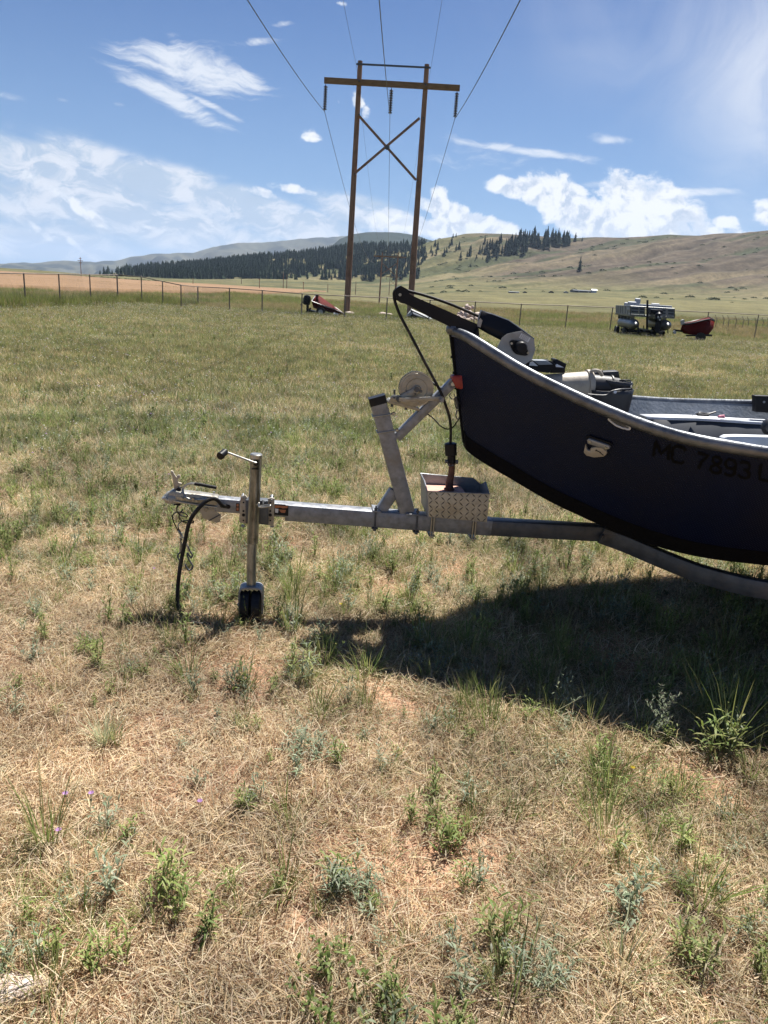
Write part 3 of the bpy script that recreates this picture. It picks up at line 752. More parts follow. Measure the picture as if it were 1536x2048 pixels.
# ------------------------------------------------------------------ power line
PY = 51.5
def hp(px, py, Y=PY): return atY(px, py, Y)
def hframe(Y, f, label, detail=True, group=None):
    """f maps a point of the near frame (photo px) to a photo px of this frame"""
    def P(x, y):
        q = f(x, y); return atY(q[0], q[1], Y)
    g0 = P(693, 640); sc = Y/PY
    root = empty('power_pole', (g0.x, g0.y, float(height(g0.x, g0.y))), label, 'power pole', group)
    k = (P(918, 178)-P(650, 162)).length/((hp(918, 178)-hp(650, 162)).length)
    for (xb, yb, xt, yt) in ((692, 650, 720.5, 122), (818, 652, 854, 129)):
        A, B_ = P(xb, yb), P(xt, yt); A.z = float(height(A.x, A.y)) - .3
        mid = [A.lerp(B_, t) for t in np.linspace(0, 1, 9)]
        r0, r1 = .21*k, .145*k
        b = MB(); b.tube(mid, [r0+(r1-r0)*t for t in np.linspace(0, 1, 9)], 14); b.build('pole', woodpole, root)
    fr = Vector((0, -.20*k, 0))
    A, B_ = P(649, 162.5)+fr, P(919, 178)+fr
    b = MB(); b.beam(A, B_, (0, 1, 0), .14*k, .34*k, .01); b.build('crossarm', woodarm, root)
    A, B_ = P(713, 129.5)+fr*.8, P(861, 137)+fr*.8
    b = MB(); b.beam(A, B_, (0, 1, 0), .06*k, .10*k); b.build('top_tie', galv_dull, root)
    for (x0, y0, x1, y1), o in (((719, 234, 832, 361), .9), ((839, 238, 711, 347), 1.25)):
        A, B_ = P(x0, y0)+fr*o, P(x1, y1)+fr*o
        b = MB(); b.beam(A, B_, (0, 1, 0), .08*k, .15*k, .008); b.build('brace', galv_dull if False else woodpole, root)
    if detail:
        b = MB(); c = P(774.5, 297)+fr*1.6; b.disc(c, (0, 1, 0), .14, .08, 12)
        for (x, y) in ((719, 165), (851, 173), (719, 232), (846, 239), (710, 350), (834, 363)):
            c = P(x, y)+fr*1.6; b.disc(c, (0, 1, 0), .05, .25, 8)
        b.build('bolt', galv_dull, root)
    ends = []
    for (x, y, xe, ye) in ((652, 170, 649.5, 224), (783, 178, 780, 231), (914, 184, 909.5, 238)):
        A, B_ = P(x, y), P(xe, ye)
        A = A+fr*.5; B_ = B_+fr*.5; ends.append(B_.copy())
        b = MB(); b.tube([A+Vector((0, 0, .15*k)), B_], .02*k, 6); st = b.build('insulator_string', galv_dull, root)
        if detail:
            d = (B_-A); n = 10
            proto = None
            for i in range(n):
                c = A + d*((i+.8)/(n+1.0))
                if proto is None:
                    q = MB(); q.lathe((0, 0, 0), (0, 0, 1), [(-.055, .04), (-.05, .125), (-.03, .13), (.0, .11), (.03, .05), (.06, .04)], 14)
                    bme = q.build('insulator_disc', insul, None); bme.parent = st; proto = bme
                    bme.location = c - worg(st)
                else:
                    cc = proto.copy(); COL.objects.link(cc); cc.parent = st; cc.location = c - worg(st)
        else:
            q = MB(); q.lathe((A+B_)/2, (B_-A), [(-.8*k, .03*k), (-.8*k, .1*k), (.8*k, .1*k), (.8*k, .03*k)], 8); q.build('insulator', insul, st)
    gw = [P(713, 133), P(861, 140)]
    return ends, gw
e0, w0 = hframe(PY, lambda x, y: (x, y), 'tall two legged timber power pole with crossarm and cross bracing just beyond the fence')
def map2(x, y):       # second frame in the distance
    s = 65/268.
    return (781 + (x-784)*s*1.0 - (y-170)*s*0.0, 513.5 + (y-170)*s*.80 + (x-784)*0.0*s)
def m2(x, y):
    s = 64/269.; return (780 + (x-784)*s, 513.5 + (y-170)*s*.84)
def m3(x, y):
    s = 30/269.; return (787.5 + (x-784)*s, 554 + (y-170)*s*.86)
e1, w1 = hframe(215, m2, 'second two legged power pole seen small between the legs of the near one', False)
e2, w2 = hframe(460, m3, 'third and smallest two legged power pole far down the line', False)
wire_i = [0]
def wire(A, B_, sag, r, label, name='power_line'):
    b = MB(); n = 40
    pts = [A.lerp(B_, t) - Vector((0, 0, 4*sag*t*(1-t))) for t in np.linspace(0, 1, n)]
    b.tube(pts, r, 6); o = b.build(name, wirem); tag(o, label, 'cable')
def through(A, px, py, Yend, c=.0008, dx=0):
    """end point at Y=Yend for a parabola that leaves A and is seen at (px,py)"""
    d = ray(px, py)
    # vertical plane through A with slope dx
    # CAM + d t : x = A.x + dx*(y-A.y)
    t = (A.x - dx*A.y)/(d.x - dx*d.y)
    p = CAM + d*t
    return p
def overhead(A, px, py, label, r=.014, c=.0009, dx=None):
    if dx is None: dx = 0.0
    d = ray(px, py); t = (A.x - dx*A.y)/(d.x - dx*d.y); p = CAM + d*t
    if p.y < 2 or p.y > A.y-2: p = CAM + d*(12/d.y)
    s = p.y - A.y; a = ((p.z-A.z) - c*s*s)/s
    sx = (p.x-A.x)/s
    pts = []
    for y in np.linspace(A.y, -60, 50):
        q = y-A.y; pts.append(Vector((A.x+sx*q, y, A.z+a*q+c*q*q)))
    b = MB(); b.tube(pts, r, 6); o = b.build('power_line', wirem); tag(o, label, 'cable')
    print('WIRE', label, [round(v, 2) for v in p], 'slope', round(a, 3))
overhead(e0[0], 495, 0, 'cable sweeping overhead from the left insulator string', .017)
overhead(e0[1], 758.5, 0, 'cable running overhead from the middle insulator string', .017, dx=-.001)
overhead(e0[2], 1040.5, 0, 'cable sweeping overhead from the right insulator string', .017)
overhead(w0[0], 686, 0, 'thin ground wire overhead from the left pole top', .008)
overhead(w0[1], 884, 0, 'thin ground wire overhead from the right pole top', .008)
for i, nm in enumerate(('left', 'middle', 'right')):
    wire(e0[i], e1[i], 2.6, .016, f'cable descending from the {nm} insulator string to the next pole')
wire(w0[0], w1[0], 2.0, .008, 'thin ground wire falling away behind the left leg'); wire(w0[1], w1[1], 2.0, .008, 'thin ground wire falling away behind the right leg')
for i, nm in enumerate(('left', 'middle', 'right')):
    wire(e1[i], e2[i], 3, .016, f'far {nm} cable between the second and third poles')

def upole(px, pyt, pyb, D, label, arms=1):
    t = atY(px + (pyb-pyt)*math.tan(ROLL)*0, pyt, D); bz = float(height(t.x, D))
    root = empty('utility_pole', (t.x, D, bz), label, 'utility pole')
    r = D*.00042
    b = MB(); b.tube([(t.x, D, bz-.3), (t.x, D, t.z)], [r*1.2, r*.8], 8); b.build('pole', woodpole, root)
    H = t.z-bz
    for i in range(arms):
        z = t.z-H*(.08+.10*i) if arms > 1 else t.z-H*.07
        w = H*(.10 if arms == 1 else (.06, .135, .08)[i % 3])
        b = MB(); b.beam((t.x-w, D-.1, z), (t.x+w, D-.1, z), (0, 1, 0), r*1.3, r*1.6); b.build('crossarm', woodpole, root)
upole(160.5, 514, 577, 260, 'tall dark power pole with three crossarms rising from the grain field', 3)
upole(386, 556, 591, 240, 'thin utility pole at the near edge of the grain field', 0)
upole(519, 557, 592, 260, 'short utility pole with a small crossarm standing before the grain field', 1)
upole(567, 545, 572, 420, 'dark utility pole, left one of a close pair below the wood', 0)
upole(574, 549, 572, 430, 'slightly shorter utility pole, right one of a close pair below the wood', 0)
upole(607, 564, 590, 330, 'thin utility pole at the pointed end of the grain field', 1)
upole(656, 568, 588, 380, 'faint utility pole just left of the near timber leg', 0)
upole(712, 563, 586, 400, 'faint utility pole just right of the left timber leg', 0)
upole(483, 557, 573, 480, 'tiny utility pole at the far edge of the grain field', 0)

# ------------------------------------------------------------------ far buildings
def shed(px0, px1, pyb, hpx, label, name, mw, mr_, nwin=0, roof=.35):
    D = hill_D((px0+px1)/2, pyb); A = atY(px0, pyb, D); B_ = atY(px1, pyb, D)
    z = min(float(height(A.x, D)), float(height(B_.x, D))); h = hpx*D/F
    c = Vector(((A.x+B_.x)/2, D, z)); w = (B_.x-A.x)/2; dpt = min(w, 6)
    root = empty(name, c, label, 'building')
    b = MB(); b.box(c+Vector((0, dpt, h*.5)), (w, 0, 0), (0, dpt, 0), (0, 0, h*.5)); wl = b.build('wall', mw, root)
    b = MB(); zz = h; o = .4
    b.prism([c+Vector((-w-o, -o, zz)), c+Vector((-w-o, 2*dpt+o, zz)), c+Vector((-w-o, dpt, zz+h*roof))], (2*w+2*o, 0, 0)); b.build('roof', mr_, root)
    for i in range(nwin):
        b = MB(); x = -w + (i+.5)*2*w/nwin; b.box(c+Vector((x, -.06, h*.55)), (w/nwin*.4, 0, 0), (0, .05, 0), (0, 0, h*.25)); b.build('window', paletint if i % 3 == 1 else paneld, root)
shed(1148, 1186, 585.5, 4.2, 'long low farm shed with white end on the lower slope', 'farm_shed', galv_dull, galv_dull, 6)
shed(1184, 1193, 586, 4.8, 'short pale gabled end building joined to the long shed', 'farm_building', whitep, pontoonm, 0, .5)
shed(1019, 1038, 586.5, 2.6, 'small low grey shed on the lower slope above the rock pile', 'farm_shed', galv_dull, pontoonm, 2)
def far_car(px, pyb, wpx, label, m_):
    D = hill_D(px, pyb); A = atY(px, pyb, D); z = float(height(A.x, D)); w = wpx*D/F; root = empty('parked_car', (A.x, D, z), label, 'car')
    h = w*.34; c = Vector((A.x, D, z))
    pr = [(-.5, .12), (-.5, .5), (-.3, .58), (-.18, .98), (.2, .98), (.32, .6), (.5, .52), (.5, .12)]
    b = MB(); b.prism([c+Vector((x*w, -.9, y*h)) for x, y in pr], (0, 1.8, 0)); b.build('body', m_, root)
    for x in (-.3, .3):
        b = MB(); b.disc(c+Vector((x*w, 0, h*.17)), (0, 1, 0), h*.2, 1.9, 12); b.build('wheel', rubber, root)
far_car(1049.5, 586, 8, 'dark vehicle beside the small low shed', blackm)
far_car(1102, 586, 10, 'dark vehicle parked midway between the two sheds', blackm)
far_car(1131.5, 586, 9, 'dark vehicle just left of the long shed', panelm)

# ------------------------------------------------------------------ rock pile
def rock_mesh(seed):
    bm = bmesh.new(); bmesh.ops.create_icosphere(bm, subdivisions=2, radius=1); r = random.Random(seed)
    pl = [(Vector((r.uniform(-1, 1), r.uniform(-1, 1), r.uniform(-1, 1))).normalized(), r.uniform(.55, .85)) for _ in range(7)]
    for v in bm.verts:
        for n_, d_ in pl:
            q = v.co.dot(n_)
            if q > d_: v.co -= n_*(q-d_)
        v.co *= r.uniform(.96, 1.04)
    me = bpy.data.meshes.new('rock'); bm.to_mesh(me); bm.free(); me.materials.append(stonem); return me
rocks = [rock_mesh(400+i) for i in range(6)]
pc = atY(932, 640, 54); zb = float(height(pc.x, 54))
root = empty('rock_pile', (pc.x, 54, zb), 'heap of pale pinkish rocks just behind the fence', 'rock pile')
rt = random.Random(77)
for i in range(120):
    u = rt.uniform(-1, 1); v = rt.uniform(-1, 1)
    if u*u+v*v > 1: continue
    H = 1.25*(1-abs(u)**1.5)*(1-abs(v)**1.7) * (.55+.45*math.cos((u-.35)*2.2))
    lev = rt.random()**.45
    s = rt.uniform(.11, .25)*(1.15 - .35*abs(u))
    o = bpy.data.objects.new('rock', rocks[i % 6]); COL.objects.link(o); o.parent = root
    o.location = (u*1.45, v*1.1, H*lev); o.rotation_euler = (rt.uniform(0, 6), rt.uniform(0, 6), rt.uniform(0, 6)); o.scale = (s*rt.uniform(.9, 1.5), s, s*rt.uniform(.6, 1))
for i, (px, py, D, s, lb) in enumerate([(766, 621, 56, .22, 'pale boulder lying in the grass under the near pole line'), (780, 624, 55, .18, 'reddish boulder beside the pale one under the near pole line'), (699, 639, 50.5, .24, 'flat pale slab at the foot of the left timber leg')]):
    p = atY(px, py, D); o = bpy.data.objects.new('boulder', rocks[i]); COL.objects.link(o); o.location = (p.x, D, float(height(p.x, D))+s*.25+.1); o.scale = (s*1.5, s, s*.7); tag(o, lb, 'rock')

# ------------------------------------------------------------------ boats parked by the fence
def loft(b, stations, closed=False):
    """stations: list of equal-length point lists"""
    m = len(stations[0]); vs = [p for s in stations for p in s]; fs = []
    for i in range(len(stations)-1):
        for k in range(m-1+(1 if closed else 0)):
            k2 = (k+1) % m
            fs.append((i*m+k, i*m+k2, (i+1)*m+k2, (i+1)*m+k))
    return b.add(vs, fs)
def solid(o, th, offset=-1):
    md = o.modifiers.new('thickness', 'SOLIDIFY'); md.thickness = th; md.offset = offset; return o
# red dinghy with an outboard, tipped up on its trailer, left of the timber leg
D = 47.0
q = lambda x, y, dd=0: atY(x, y, D+dd)
gz = lambda p: float(height(p.x, p.y))
base = q(650, 640); base.z = gz(base)
root = empty('dinghy', base, 'small dark red open boat tipped bow down on a trailer with outboard motor', 'boat')
st = []
for t in np.linspace(0, 1, 9):
    w = (1-t**3)
    nr = q(623, 602).lerp(q(688, 628), t); fr = q(633, 589, 1.3).lerp(q(690, 626.5, 1.0), t)
    kl = q(627, 616, .6).lerp(q(686, 632, .8), t)
    c = (nr+fr)/2; nr2 = c + (nr-c)*w; fr2 = c+(fr-c)*w
    cn = nr2.lerp(kl, .75) + Vector((-.0, -.02, 0)); cf = fr2.lerp(kl, .75)
    st.append([nr2, cn, kl, cf, fr2])
b = MB(); loft(b, st); b.add(st[0], [(0, 1, 2, 3, 4)]); solid(b.build('hull', darkred, root), .05)
b = MB(); b.tube([s[0] for s in st], .022, 6); b.tube([s[4] for s in st], .022, 6); b.tube([st[0][0], st[0][4]], .03, 6); b.build('gunwale', pontoonm, root)
b = MB(); b.tube([q(667, 629.5), q(676, 631)], .13, 8); b.build('fender', paletint, root)
b = MB()
c = q(614, 599); b.lathe(c, (.1, 0, 1), [(-.32, .10), (-.28, .2), (.0, .24), (.2, .2), (.26, .08)], 12); b.box(c+Vector((.05, 0, -.45)), (.07, 0, .0), (0, .06, 0), (.0, 0, .25)); b.tube([c+Vector((-.2, 0, -.1)), c+Vector((-.36, -.1, -.35))], .03, 6)
b.build('outboard_motor', blackm, root)
b = MB()
b.box(q(645, 628, .5), (.9, 0, -.12), (0, .5, 0), (0, 0, .10))
for a_, c_ in (((612, 625), (678, 634)), ((612, 625), (622, 616)), ((640, 634), (640, 622)), ((678, 634), (690, 637))):
    b.beam(q(*a_, .2), q(*c_, .2), (0, 1, 0), .08, .10); b.beam(q(*a_, 1.2), q(*c_, 1.2), (0, 1, 0), .08, .10)
b.build('trailer_frame', blackm, root)
for dd in (-.1, 1.5):
    b = MB(); c = q(641, 634, dd); c.z = gz(c)+.27; b.lathe(c, (0, 1, 0), [(-.09, .16), (-.08, .27), (.08, .27), (.09, .16)], 18); w_ = b.build('wheel', rubber, root)
    b = MB(); b.disc(c+Vector((0, -.05, 0)), (0, 1, 0), .14, .14, 12); b.build('rim', paletint, w_)
# small pale folded trailer boat behind the anchor arm
D = 49.0
base = q(838, 646); base.z = gz(base)
root = empty('small_boat', base, 'small pale grey pointed boat low in the grass behind the anchor arm', 'boat')
b = MB(); st = []
for t in np.linspace(0, 1, 7):
    rim_n = q(810, 634).lerp(q(868, 641), t); rim_f = q(822, 619, 1.2).lerp(q(870, 640, .9), t); k_ = q(818, 643, .5).lerp(q(866, 645, .6), t)
    st.append([rim_n, rim_n.lerp(k_, .7), k_, rim_f.lerp(k_, .7), rim_f])
loft(b, st); b.add(st[0], [(0, 1, 2, 3, 4)]); solid(b.build('hull', panelm, root), .04)
b = MB(); loft(b, [[q(822, 619.5, 1.1), q(826, 630, .1)], [q(868, 639.5, .8), q(866, 641.5, .2)]]); solid(b.build('deck', panelm, root), .04)
b = MB(); b.prism([q(811, 633, -.02), q(823, 621, -.02), q(825, 631, -.02)], (0, .05, 0)); b.build('bow_panel', paletint, root)
b = MB(); b.tube([s[0] for s in st], .055, 6); b.tube([s[4] for s in st], .05, 6); b.tube([q(822, 620), q(828, 634), q(812, 634)], .05, 6); b.tube([q(823, 621, .1), q(866, 641, 0)], .05, 6); b.box(q(838, 643, .4), (.95, 0, -.05), (0, .4, 0), (0, 0, .10)); b.build('gunwale', blackm, root)
b = MB(); b.disc(q(867, 640, -.1), (0, 1, 0), .12, .2, 10); b.tube([q(871, 637, -.1), q(872, 649, -.1)], .035, 6); b.build('jack', paletint, root)
for dd in (-.05, 1.2):
    b = MB(); c = q(826, 646, dd); c.z = gz(c)+.2; b.disc(c, (0, 1, 0), .22, .14, 14); b.build('wheel', rubber, root)
# pontoon boat
D = 44.0
FL = q(1261, 650); ex = Vector((1, .02, 0)); lv = Vector((.75, 5.6, 0)); k1 = .0293*D/44
zz = lambda y: atY(1300, y, D).z
def pp(px, py, l=0.0):       # point on the front face plane, pushed back along the boat by fraction l
    p = atY(px, py, D); return p + lv*l
base = q(1300, 672); base.z = gz(base)
root = empty('pontoon_boat', base, 'grey pontoon boat with panelled rails raised on a trailer near the fence', 'boat')
b = MB(); b.prism([pp(1259, 629), pp(1349, 634.5), pp(1349, 637.5), pp(1259, 632.5)], lv); b.build('deck', pontoonm, root)
for x0, dk in ((1266, 0), (1330, 0)):
    c = pp(x0, 648.5 + (x0-1266)*.03); n = []
    prof = [(0, .03), (.12, .14), (.35, .25), (.7, .29), (5.0, .29), (5.2, .2)]
    b = MB(); b.lathe(c + Vector((0, -.5, 0)), lv.normalized(), prof, 18); b.build('pontoon', pontoonm, root)
    b = MB()
    for l_ in (.08, .3, .52, .75, .95):
        p = c+lv*l_; b.box(p+Vector((0, 0, .36)), (.10, 0, 0), (0, .04, 0), (0, 0, .16))
    b.build('bracket', pontoonm, root)
cols = [(1262, 1277), (1279, 1289), (1296, 1319), (1321, 1332), (1335, 1348)]
for i, (a_, c_) in enumerate(cols):
    sh = lambda x: (x-1261)*.060
    b = MB(); b.prism([pp(a_, 613+sh(a_)), pp(c_, 613+sh(c_)), pp(c_, 627.5+sh(c_)), pp(a_, 627.5+sh(a_))], (0, .03, 0)); b.build('rail_panel', panelm, root)
    for y0, y1 in ((615, 618.5), (621, 624.5)):
        b = MB(); b.prism([pp(a_+1, y0+sh(a_)), pp(c_-1, y0+sh(c_)), pp(c_-1, y1+sh(c_)), pp(a_+1, y1+sh(a_))], (0, .01, 0))
        for v in b.v: v.y -= .03
        b.build('stripe', paneld, root)
b = MB()
for y in (612, 629):
    b.tube([pp(1261, y), pp(1349, y+5.2)], .022, 6); b.tube([pp(1261, y), pp(1261, y, 1)], .022, 6); b.tube([pp(1349, y+5.2), pp(1349, y+5.2, 1)], .022, 6)
for x in (1261, 1278, 1290, 1295, 1320, 1333.5, 1349):
    b.tube([pp(x, 612+(x-1261)*.06), pp(x, 629+(x-1261)*.06)], .022, 6)
for l_ in np.linspace(0, 1, 7):
    b.tube([pp(1261, 612, l_), pp(1261, 629, l_)], .022, 6); b.tube([pp(1349, 617, l_), pp(1349, 634, l_)], .022, 6)
b.build('rail', pontoonm, root)
for l0, l1 in ((.02, .3), (.32, .62), (.64, .98)):
    for x, yo in ((1261, 0), (1349, 5.2)):
        b = MB(); b.prism([pp(x, 613+yo, l0), pp(x, 613+yo, l1), pp(x, 628+yo, l1), pp(x, 628+yo, l0)], (.03, 0, 0)); b.build('side_panel', panelm, root)
for px, l_, w, h in ((1268, .15, .24, .20), (1284, .3, .16, .34), (1277, .7, .2, .16), (1330, .5, .25, .12)):
    c = pp(px, 613, l_) + Vector((0, 0, .0))
    b = MB(); b.box(c+Vector((0, 0, h*.3)), (w, 0, 0), (0, .08, .02), (0, 0, h)); b.box(c+Vector((0, -.25, -.15)), (w, 0, 0), (0, .25, 0), (0, 0, .09)); b.build('seat', paletint, root, bevel=.04)
b = MB(); b.box(pp(1315, 613.5, .12), (.9, 0, 0), (0, .2, 0), (0, 0, .10)); b.build('seat', paletint, root, bevel=.04)
b = MB(); b.box(pp(1309, 624, -.0)+Vector((0, -.25, 0)), (.35, 0, 0), (0, .15, 0), (0, 0, .14)); b.build('bow_bag', blackm, root, bevel=.05)
b = MB(); b.beam(pp(1291.5, 600)+Vector((0, -.3, 0)), pp(1290.5, 658)+Vector((0, -.3, 0)), (0, 1, 0), .09, .09)
b.beam(pp(1278, 645)+Vector((0, .2, 0)), pp(1278, 668)+Vector((0, .2, 0)), (0, 1, 0), .08, .08)
b.beam(pp(1262, 664, .3), pp(1342, 668, .3), (0, 1, 0), .12, .12); b.beam(pp(1262, 664, .7), pp(1342, 668, .7), (0, 1, 0), .12, .12)
b.beam(pp(1309, 664)+Vector((0, -1.2, 0)), pp(1309, 664, .9), (1, 0, 0), .12, .12)
for l_ in (.1, .35, .6, .85):
    for x in (1262, 1318, 1340): b.tube([pp(x, 656, l_), pp(x, 667, l_)], .03, 6)
b.build('trailer_frame', blackm, root)
b = MB(); b.lathe(pp(1309, 632)+Vector((0, -.7, 0)), (0, .3, 1), [(-.28, .08), (-.2, .16), (.1, .19), (.22, .1)], 12); b.box(pp(1309, 648)+Vector((0, -.6, 0)), (.13, 0, 0), (0, .1, 0), (0, 0, .4)); b.build('outboard_motor', blackm, root)
for dx_, dz_ in ((-.1, 0), (.06, .05), (0, -.12)):
    b = MB(); b.disc(pp(1309, 634)+Vector((dx_, -.95, dz_)), (0, 1, 0), .05, .04, 10); b.build('clamp', paletint, root)
for px in (1240, 1258, 1318, 1336):
    for l_ in (.45,):
        b = MB(); c = pp(px+6, 666, l_); c.z = gz(c)+.27; b.lathe(c, ex, [(-.1, .16), (-.09, .27), (.09, .27), (.1, .16)], 18); b.build('wheel', rubber, root)
# red drift boat
D = 43.0
base = q(1395, 675); base.z = gz(base)
root = empty('drift_boat', base, 'small red drift boat with black interior beside the pontoon boat', 'boat')
topn = [(1365, 649), (1378, 648), (1392, 645), (1406, 641), (1420, 638.5), (1429, 642)]
topf = [(1365, 646.5), (1380, 644), (1394, 640.5), (1408, 637), (1419, 635), (1429, 641)]
botn = [(1367, 662), (1379, 669), (1393, 670), (1407, 669.5), (1418, 668), (1427, 656)]
st = []
for i in range(6):
    wf = (.5, .85, 1, .95, .6, .05)[i]
    a_ = q(*topn[i], -.8*wf+.8); f_ = q(*topf[i], .8*wf+.8); bn = q(*botn[i], -.5*wf+.8); bf = Vector((bn.x, 43.8+.5*wf, bn.z))
    st.append([a_, bn, bf, f_])
b = MB(); loft(b, st); b.add(st[0], [(0, 1, 2, 3)]); h_ = solid(b.build('hull', darkred, root), .04)
b = MB(); b.tube([s[0] for s in st], .04, 6); b.tube([s[3] for s in st], .04, 6); b.build('gunwale', blackm, root)
b = MB(); loft(b, [[s[0].lerp(s[1], .06)+Vector((0, .06, 0)), s[1].lerp(s[2], .05)+Vector((0, .02, .05)), s[2].lerp(s[1], .05)+Vector((0, -.02, .05)), s[3].lerp(s[2], .06)+Vector((0, -.06, 0))] for s in st]); b.build('liner', mat('matt black liner', (.004, .004, .004), (.007, .007, .007), 5, .95, spec=.1), root)
b = MB(); b.disc(q(1365, 643), (0, 1, .2), .11, .08, 12); b.tube([q(1362, 648), q(1369, 646)], .05, 6); b.build('anchor_pulley', paletint, root)
b = MB(); b.beam(q(1347, 660, .8), q(1424, 671, .8), (0, 1, 0), .1, .1); b.beam(q(1372, 671, .1), q(1424, 671, .1), (0, 1, 0), .08, .08); b.build('trailer_frame', blackm, root)
b = MB(); b.disc(q(1349, 664.5, .6), (0, 1, 0), .09, .1, 10); b.build('jack_wheel', paletint, root)
for dd in (-.1, 1.7):
    b = MB(); c = q(1402, 670, dd); c.z = gz(c)+.26; b.disc(c, (0, 1, 0), .26, .16, 16); b.build('wheel', rubber, root)

# ------------------------------------------------------------------ the trailer in front
TU = Vector((1, .10, 0)).normalized(); TN = Vector((TU.y, -TU.x, 0))      # along the tongue, towards the viewer's side
TO = Vector((0, 3.50, 0)); UPV = Vector((0, 0, 1))
def S(px, py, t=0.0):
    """the photo's point lies at offset t from the trailer's centre plane"""
    d = ray(px, py); k = ((TO + TN*t) - CAM).dot(TN)/d.dot(TN)
    return CAM + d*k
def W(s, t, z): return TO + TU*s + TN*t + UPV*z
def ext(b, poly, t0, t1):
    """outline seen at the front face t1, swept back to t0"""
    return b.prism([S(x, y, t1) for x, y in poly], TN*(t0-t1))
def PL(b, pts, r, t=0.0, n=8):
    P_ = [S(x, y, (tt[0] if tt else t)) for x, y, *tt in pts]
    return b.tube(P_, r, n)
def smoothpath(pts, k=5):
    """Catmull-Rom through the points"""
    P_ = [Vector(p) for p in pts]; P_ = [P_[0]*2-P_[1]] + P_ + [P_[-1]*2-P_[-2]]; out = []
    for i in range(1, len(P_)-2):
        a, b_, c, d = P_[i-1:i+3]
        for j in range(k):
            t = j/k; out.append(.5*((2*b_)+(c-a)*t+(2*a-5*b_+4*c-d)*t*t+(3*b_-a-3*c+d)*t**3))
    out.append(P_[-2]); return out
def SP(pts, t=0.0, k=5): return smoothpath([S(x, y, (tt[0] if tt else t)) for x, y, *tt in pts], k)
PXM = 1/410.     # metres per photo px on the trailer plane

gfoot = S(501, 1238, .13)
trailer = empty('boat_trailer', Vector((gfoot.x, gfoot.y+.1, 0)), 'galvanized steel boat trailer with winch post, jack and tread plate anchor box', 'trailer')
H2 = .04
# tongue
A_, B_ = S(430, 996.5, .032), S(575, 1008.5, .032)
b = MB(); b.beam(A_-TN*.032-UPV*.034, B_-TN*.032-UPV*.034, TN, .064, .066, .006); front_tube = b.build('front_tube', galv, trailer)
A_, B_, C_ = S(571, 1010, H2), S(985, 1041.5, H2), S(1214, 1054.5, H2)
b = MB(); b.beam(A_-TN*H2-UPV*.04, B_-TN*H2-UPV*.04, TN, .08, .08, .006); b.build('tongue', galv, trailer)
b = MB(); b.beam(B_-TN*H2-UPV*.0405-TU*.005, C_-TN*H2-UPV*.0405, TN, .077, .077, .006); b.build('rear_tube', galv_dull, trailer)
# curved side rails
def rail(sgn):
    pts = [(1208, 1054, .03), (1230, 1062, .04), (1262, 1074, .075), (1314, 1096, .14), (1356, 1113, .21), (1397, 1128.5, .28), (1440, 1141, .35), (1480, 1151, .41), (1536, 1162, .48)]
    P3 = [S(x, y, t) for x, y, t in pts]
    loc = []
    for p, (x, y, t) in zip(P3, pts):
        s = (p-TO).dot(TU); loc.append((s, t, p.z))
    s, t, z = loc[-1]
    loc += [(s+.4, t+.09, z-.02), (s+1.0, t+.15, z-.02), (s+2.4, t+.16, z-.02), (s+3.4, t+.16, z-.02)]
    path = smoothpath([W(s, t*sgn, z) for s, t, z in loc], 4)
    b = MB(); n = len(path); hh, ww = .082, .05; st = []
    for i, p in enumerate(path):
        d = (path[min(i+1, n-1)]-path[max(i-1, 0)]).normalized(); sd_ = d.cross(UPV).normalized(); up = sd_.cross(d)
        p = p - up*.0
        st.append([p+sd_*ww/2, p-sd_*ww/2, p-sd_*ww/2-up*hh, p+sd_*ww/2-up*hh])
    loft(b, st, True); b.add(st[0], [(0, 1, 2, 3)]); b.add(st[-1], [(0, 1, 2, 3)])
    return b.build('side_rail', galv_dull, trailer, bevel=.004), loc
rl, rloc = rail(1); rail(-1)
b = MB(); c = S(1207, 1075, .07); b.disc(c, TN, .014, .02, 12); b.disc(c, TN, .008, .034, 6); b.build('bolt', galv_dull, trailer)
se = rloc[-2][0]
b = MB()
for s_ in (rloc[-4][0], rloc[-3][0]+.2, rloc[-1][0]-.1): b.beam(W(s_, -.66, rloc[-1][2]-.06), W(s_, .66, rloc[-1][2]-.06), UPV, .05, .06)
b.beam(W(se, -.95, .33), W(se, .95, .33), UPV, .06, .06); b.build('cross_member', galv_dull, trailer)
for sg in (-1, 1):
    b = MB(); b.lathe(W(se, sg*1.0, .33), TN, [(-.10, .2), (-.095, .3), (-.07, .33), (.07, .33), (.095, .3), (.1, .2)], 28); wh = b.build('wheel', rubber, trailer)
    b = MB(); b.lathe(W(se, sg*1.0, .33), TN, [(-.09, .19), (0, .14), (.09, .19)], 20); b.build('rim', galv, wh)
    b = MB(); fs_ = [(math.cos(a)*.42, math.sin(a)*.42) for a in np.linspace(.2, math.pi-.2, 12)]
    loft(b, [[W(se+x, sg*1.0-.13, .33+y) for x, y in fs_], [W(se+x, sg*1.0+.13, .33+y) for x, y in fs_]]); solid(b.build('fender', galv, trailer), .01)
for s_ in (rloc[-4][0]-.05, rloc[-1][0]-.1):
    b = MB()
    for sg in (-1, 1): b.beam(W(s_, sg*.1, rloc[-1][2]+.03), W(s_, sg*.55, rloc[-1][2]+.06), UPV, .04, .09)
    b.build('bunk', blackm, trailer)

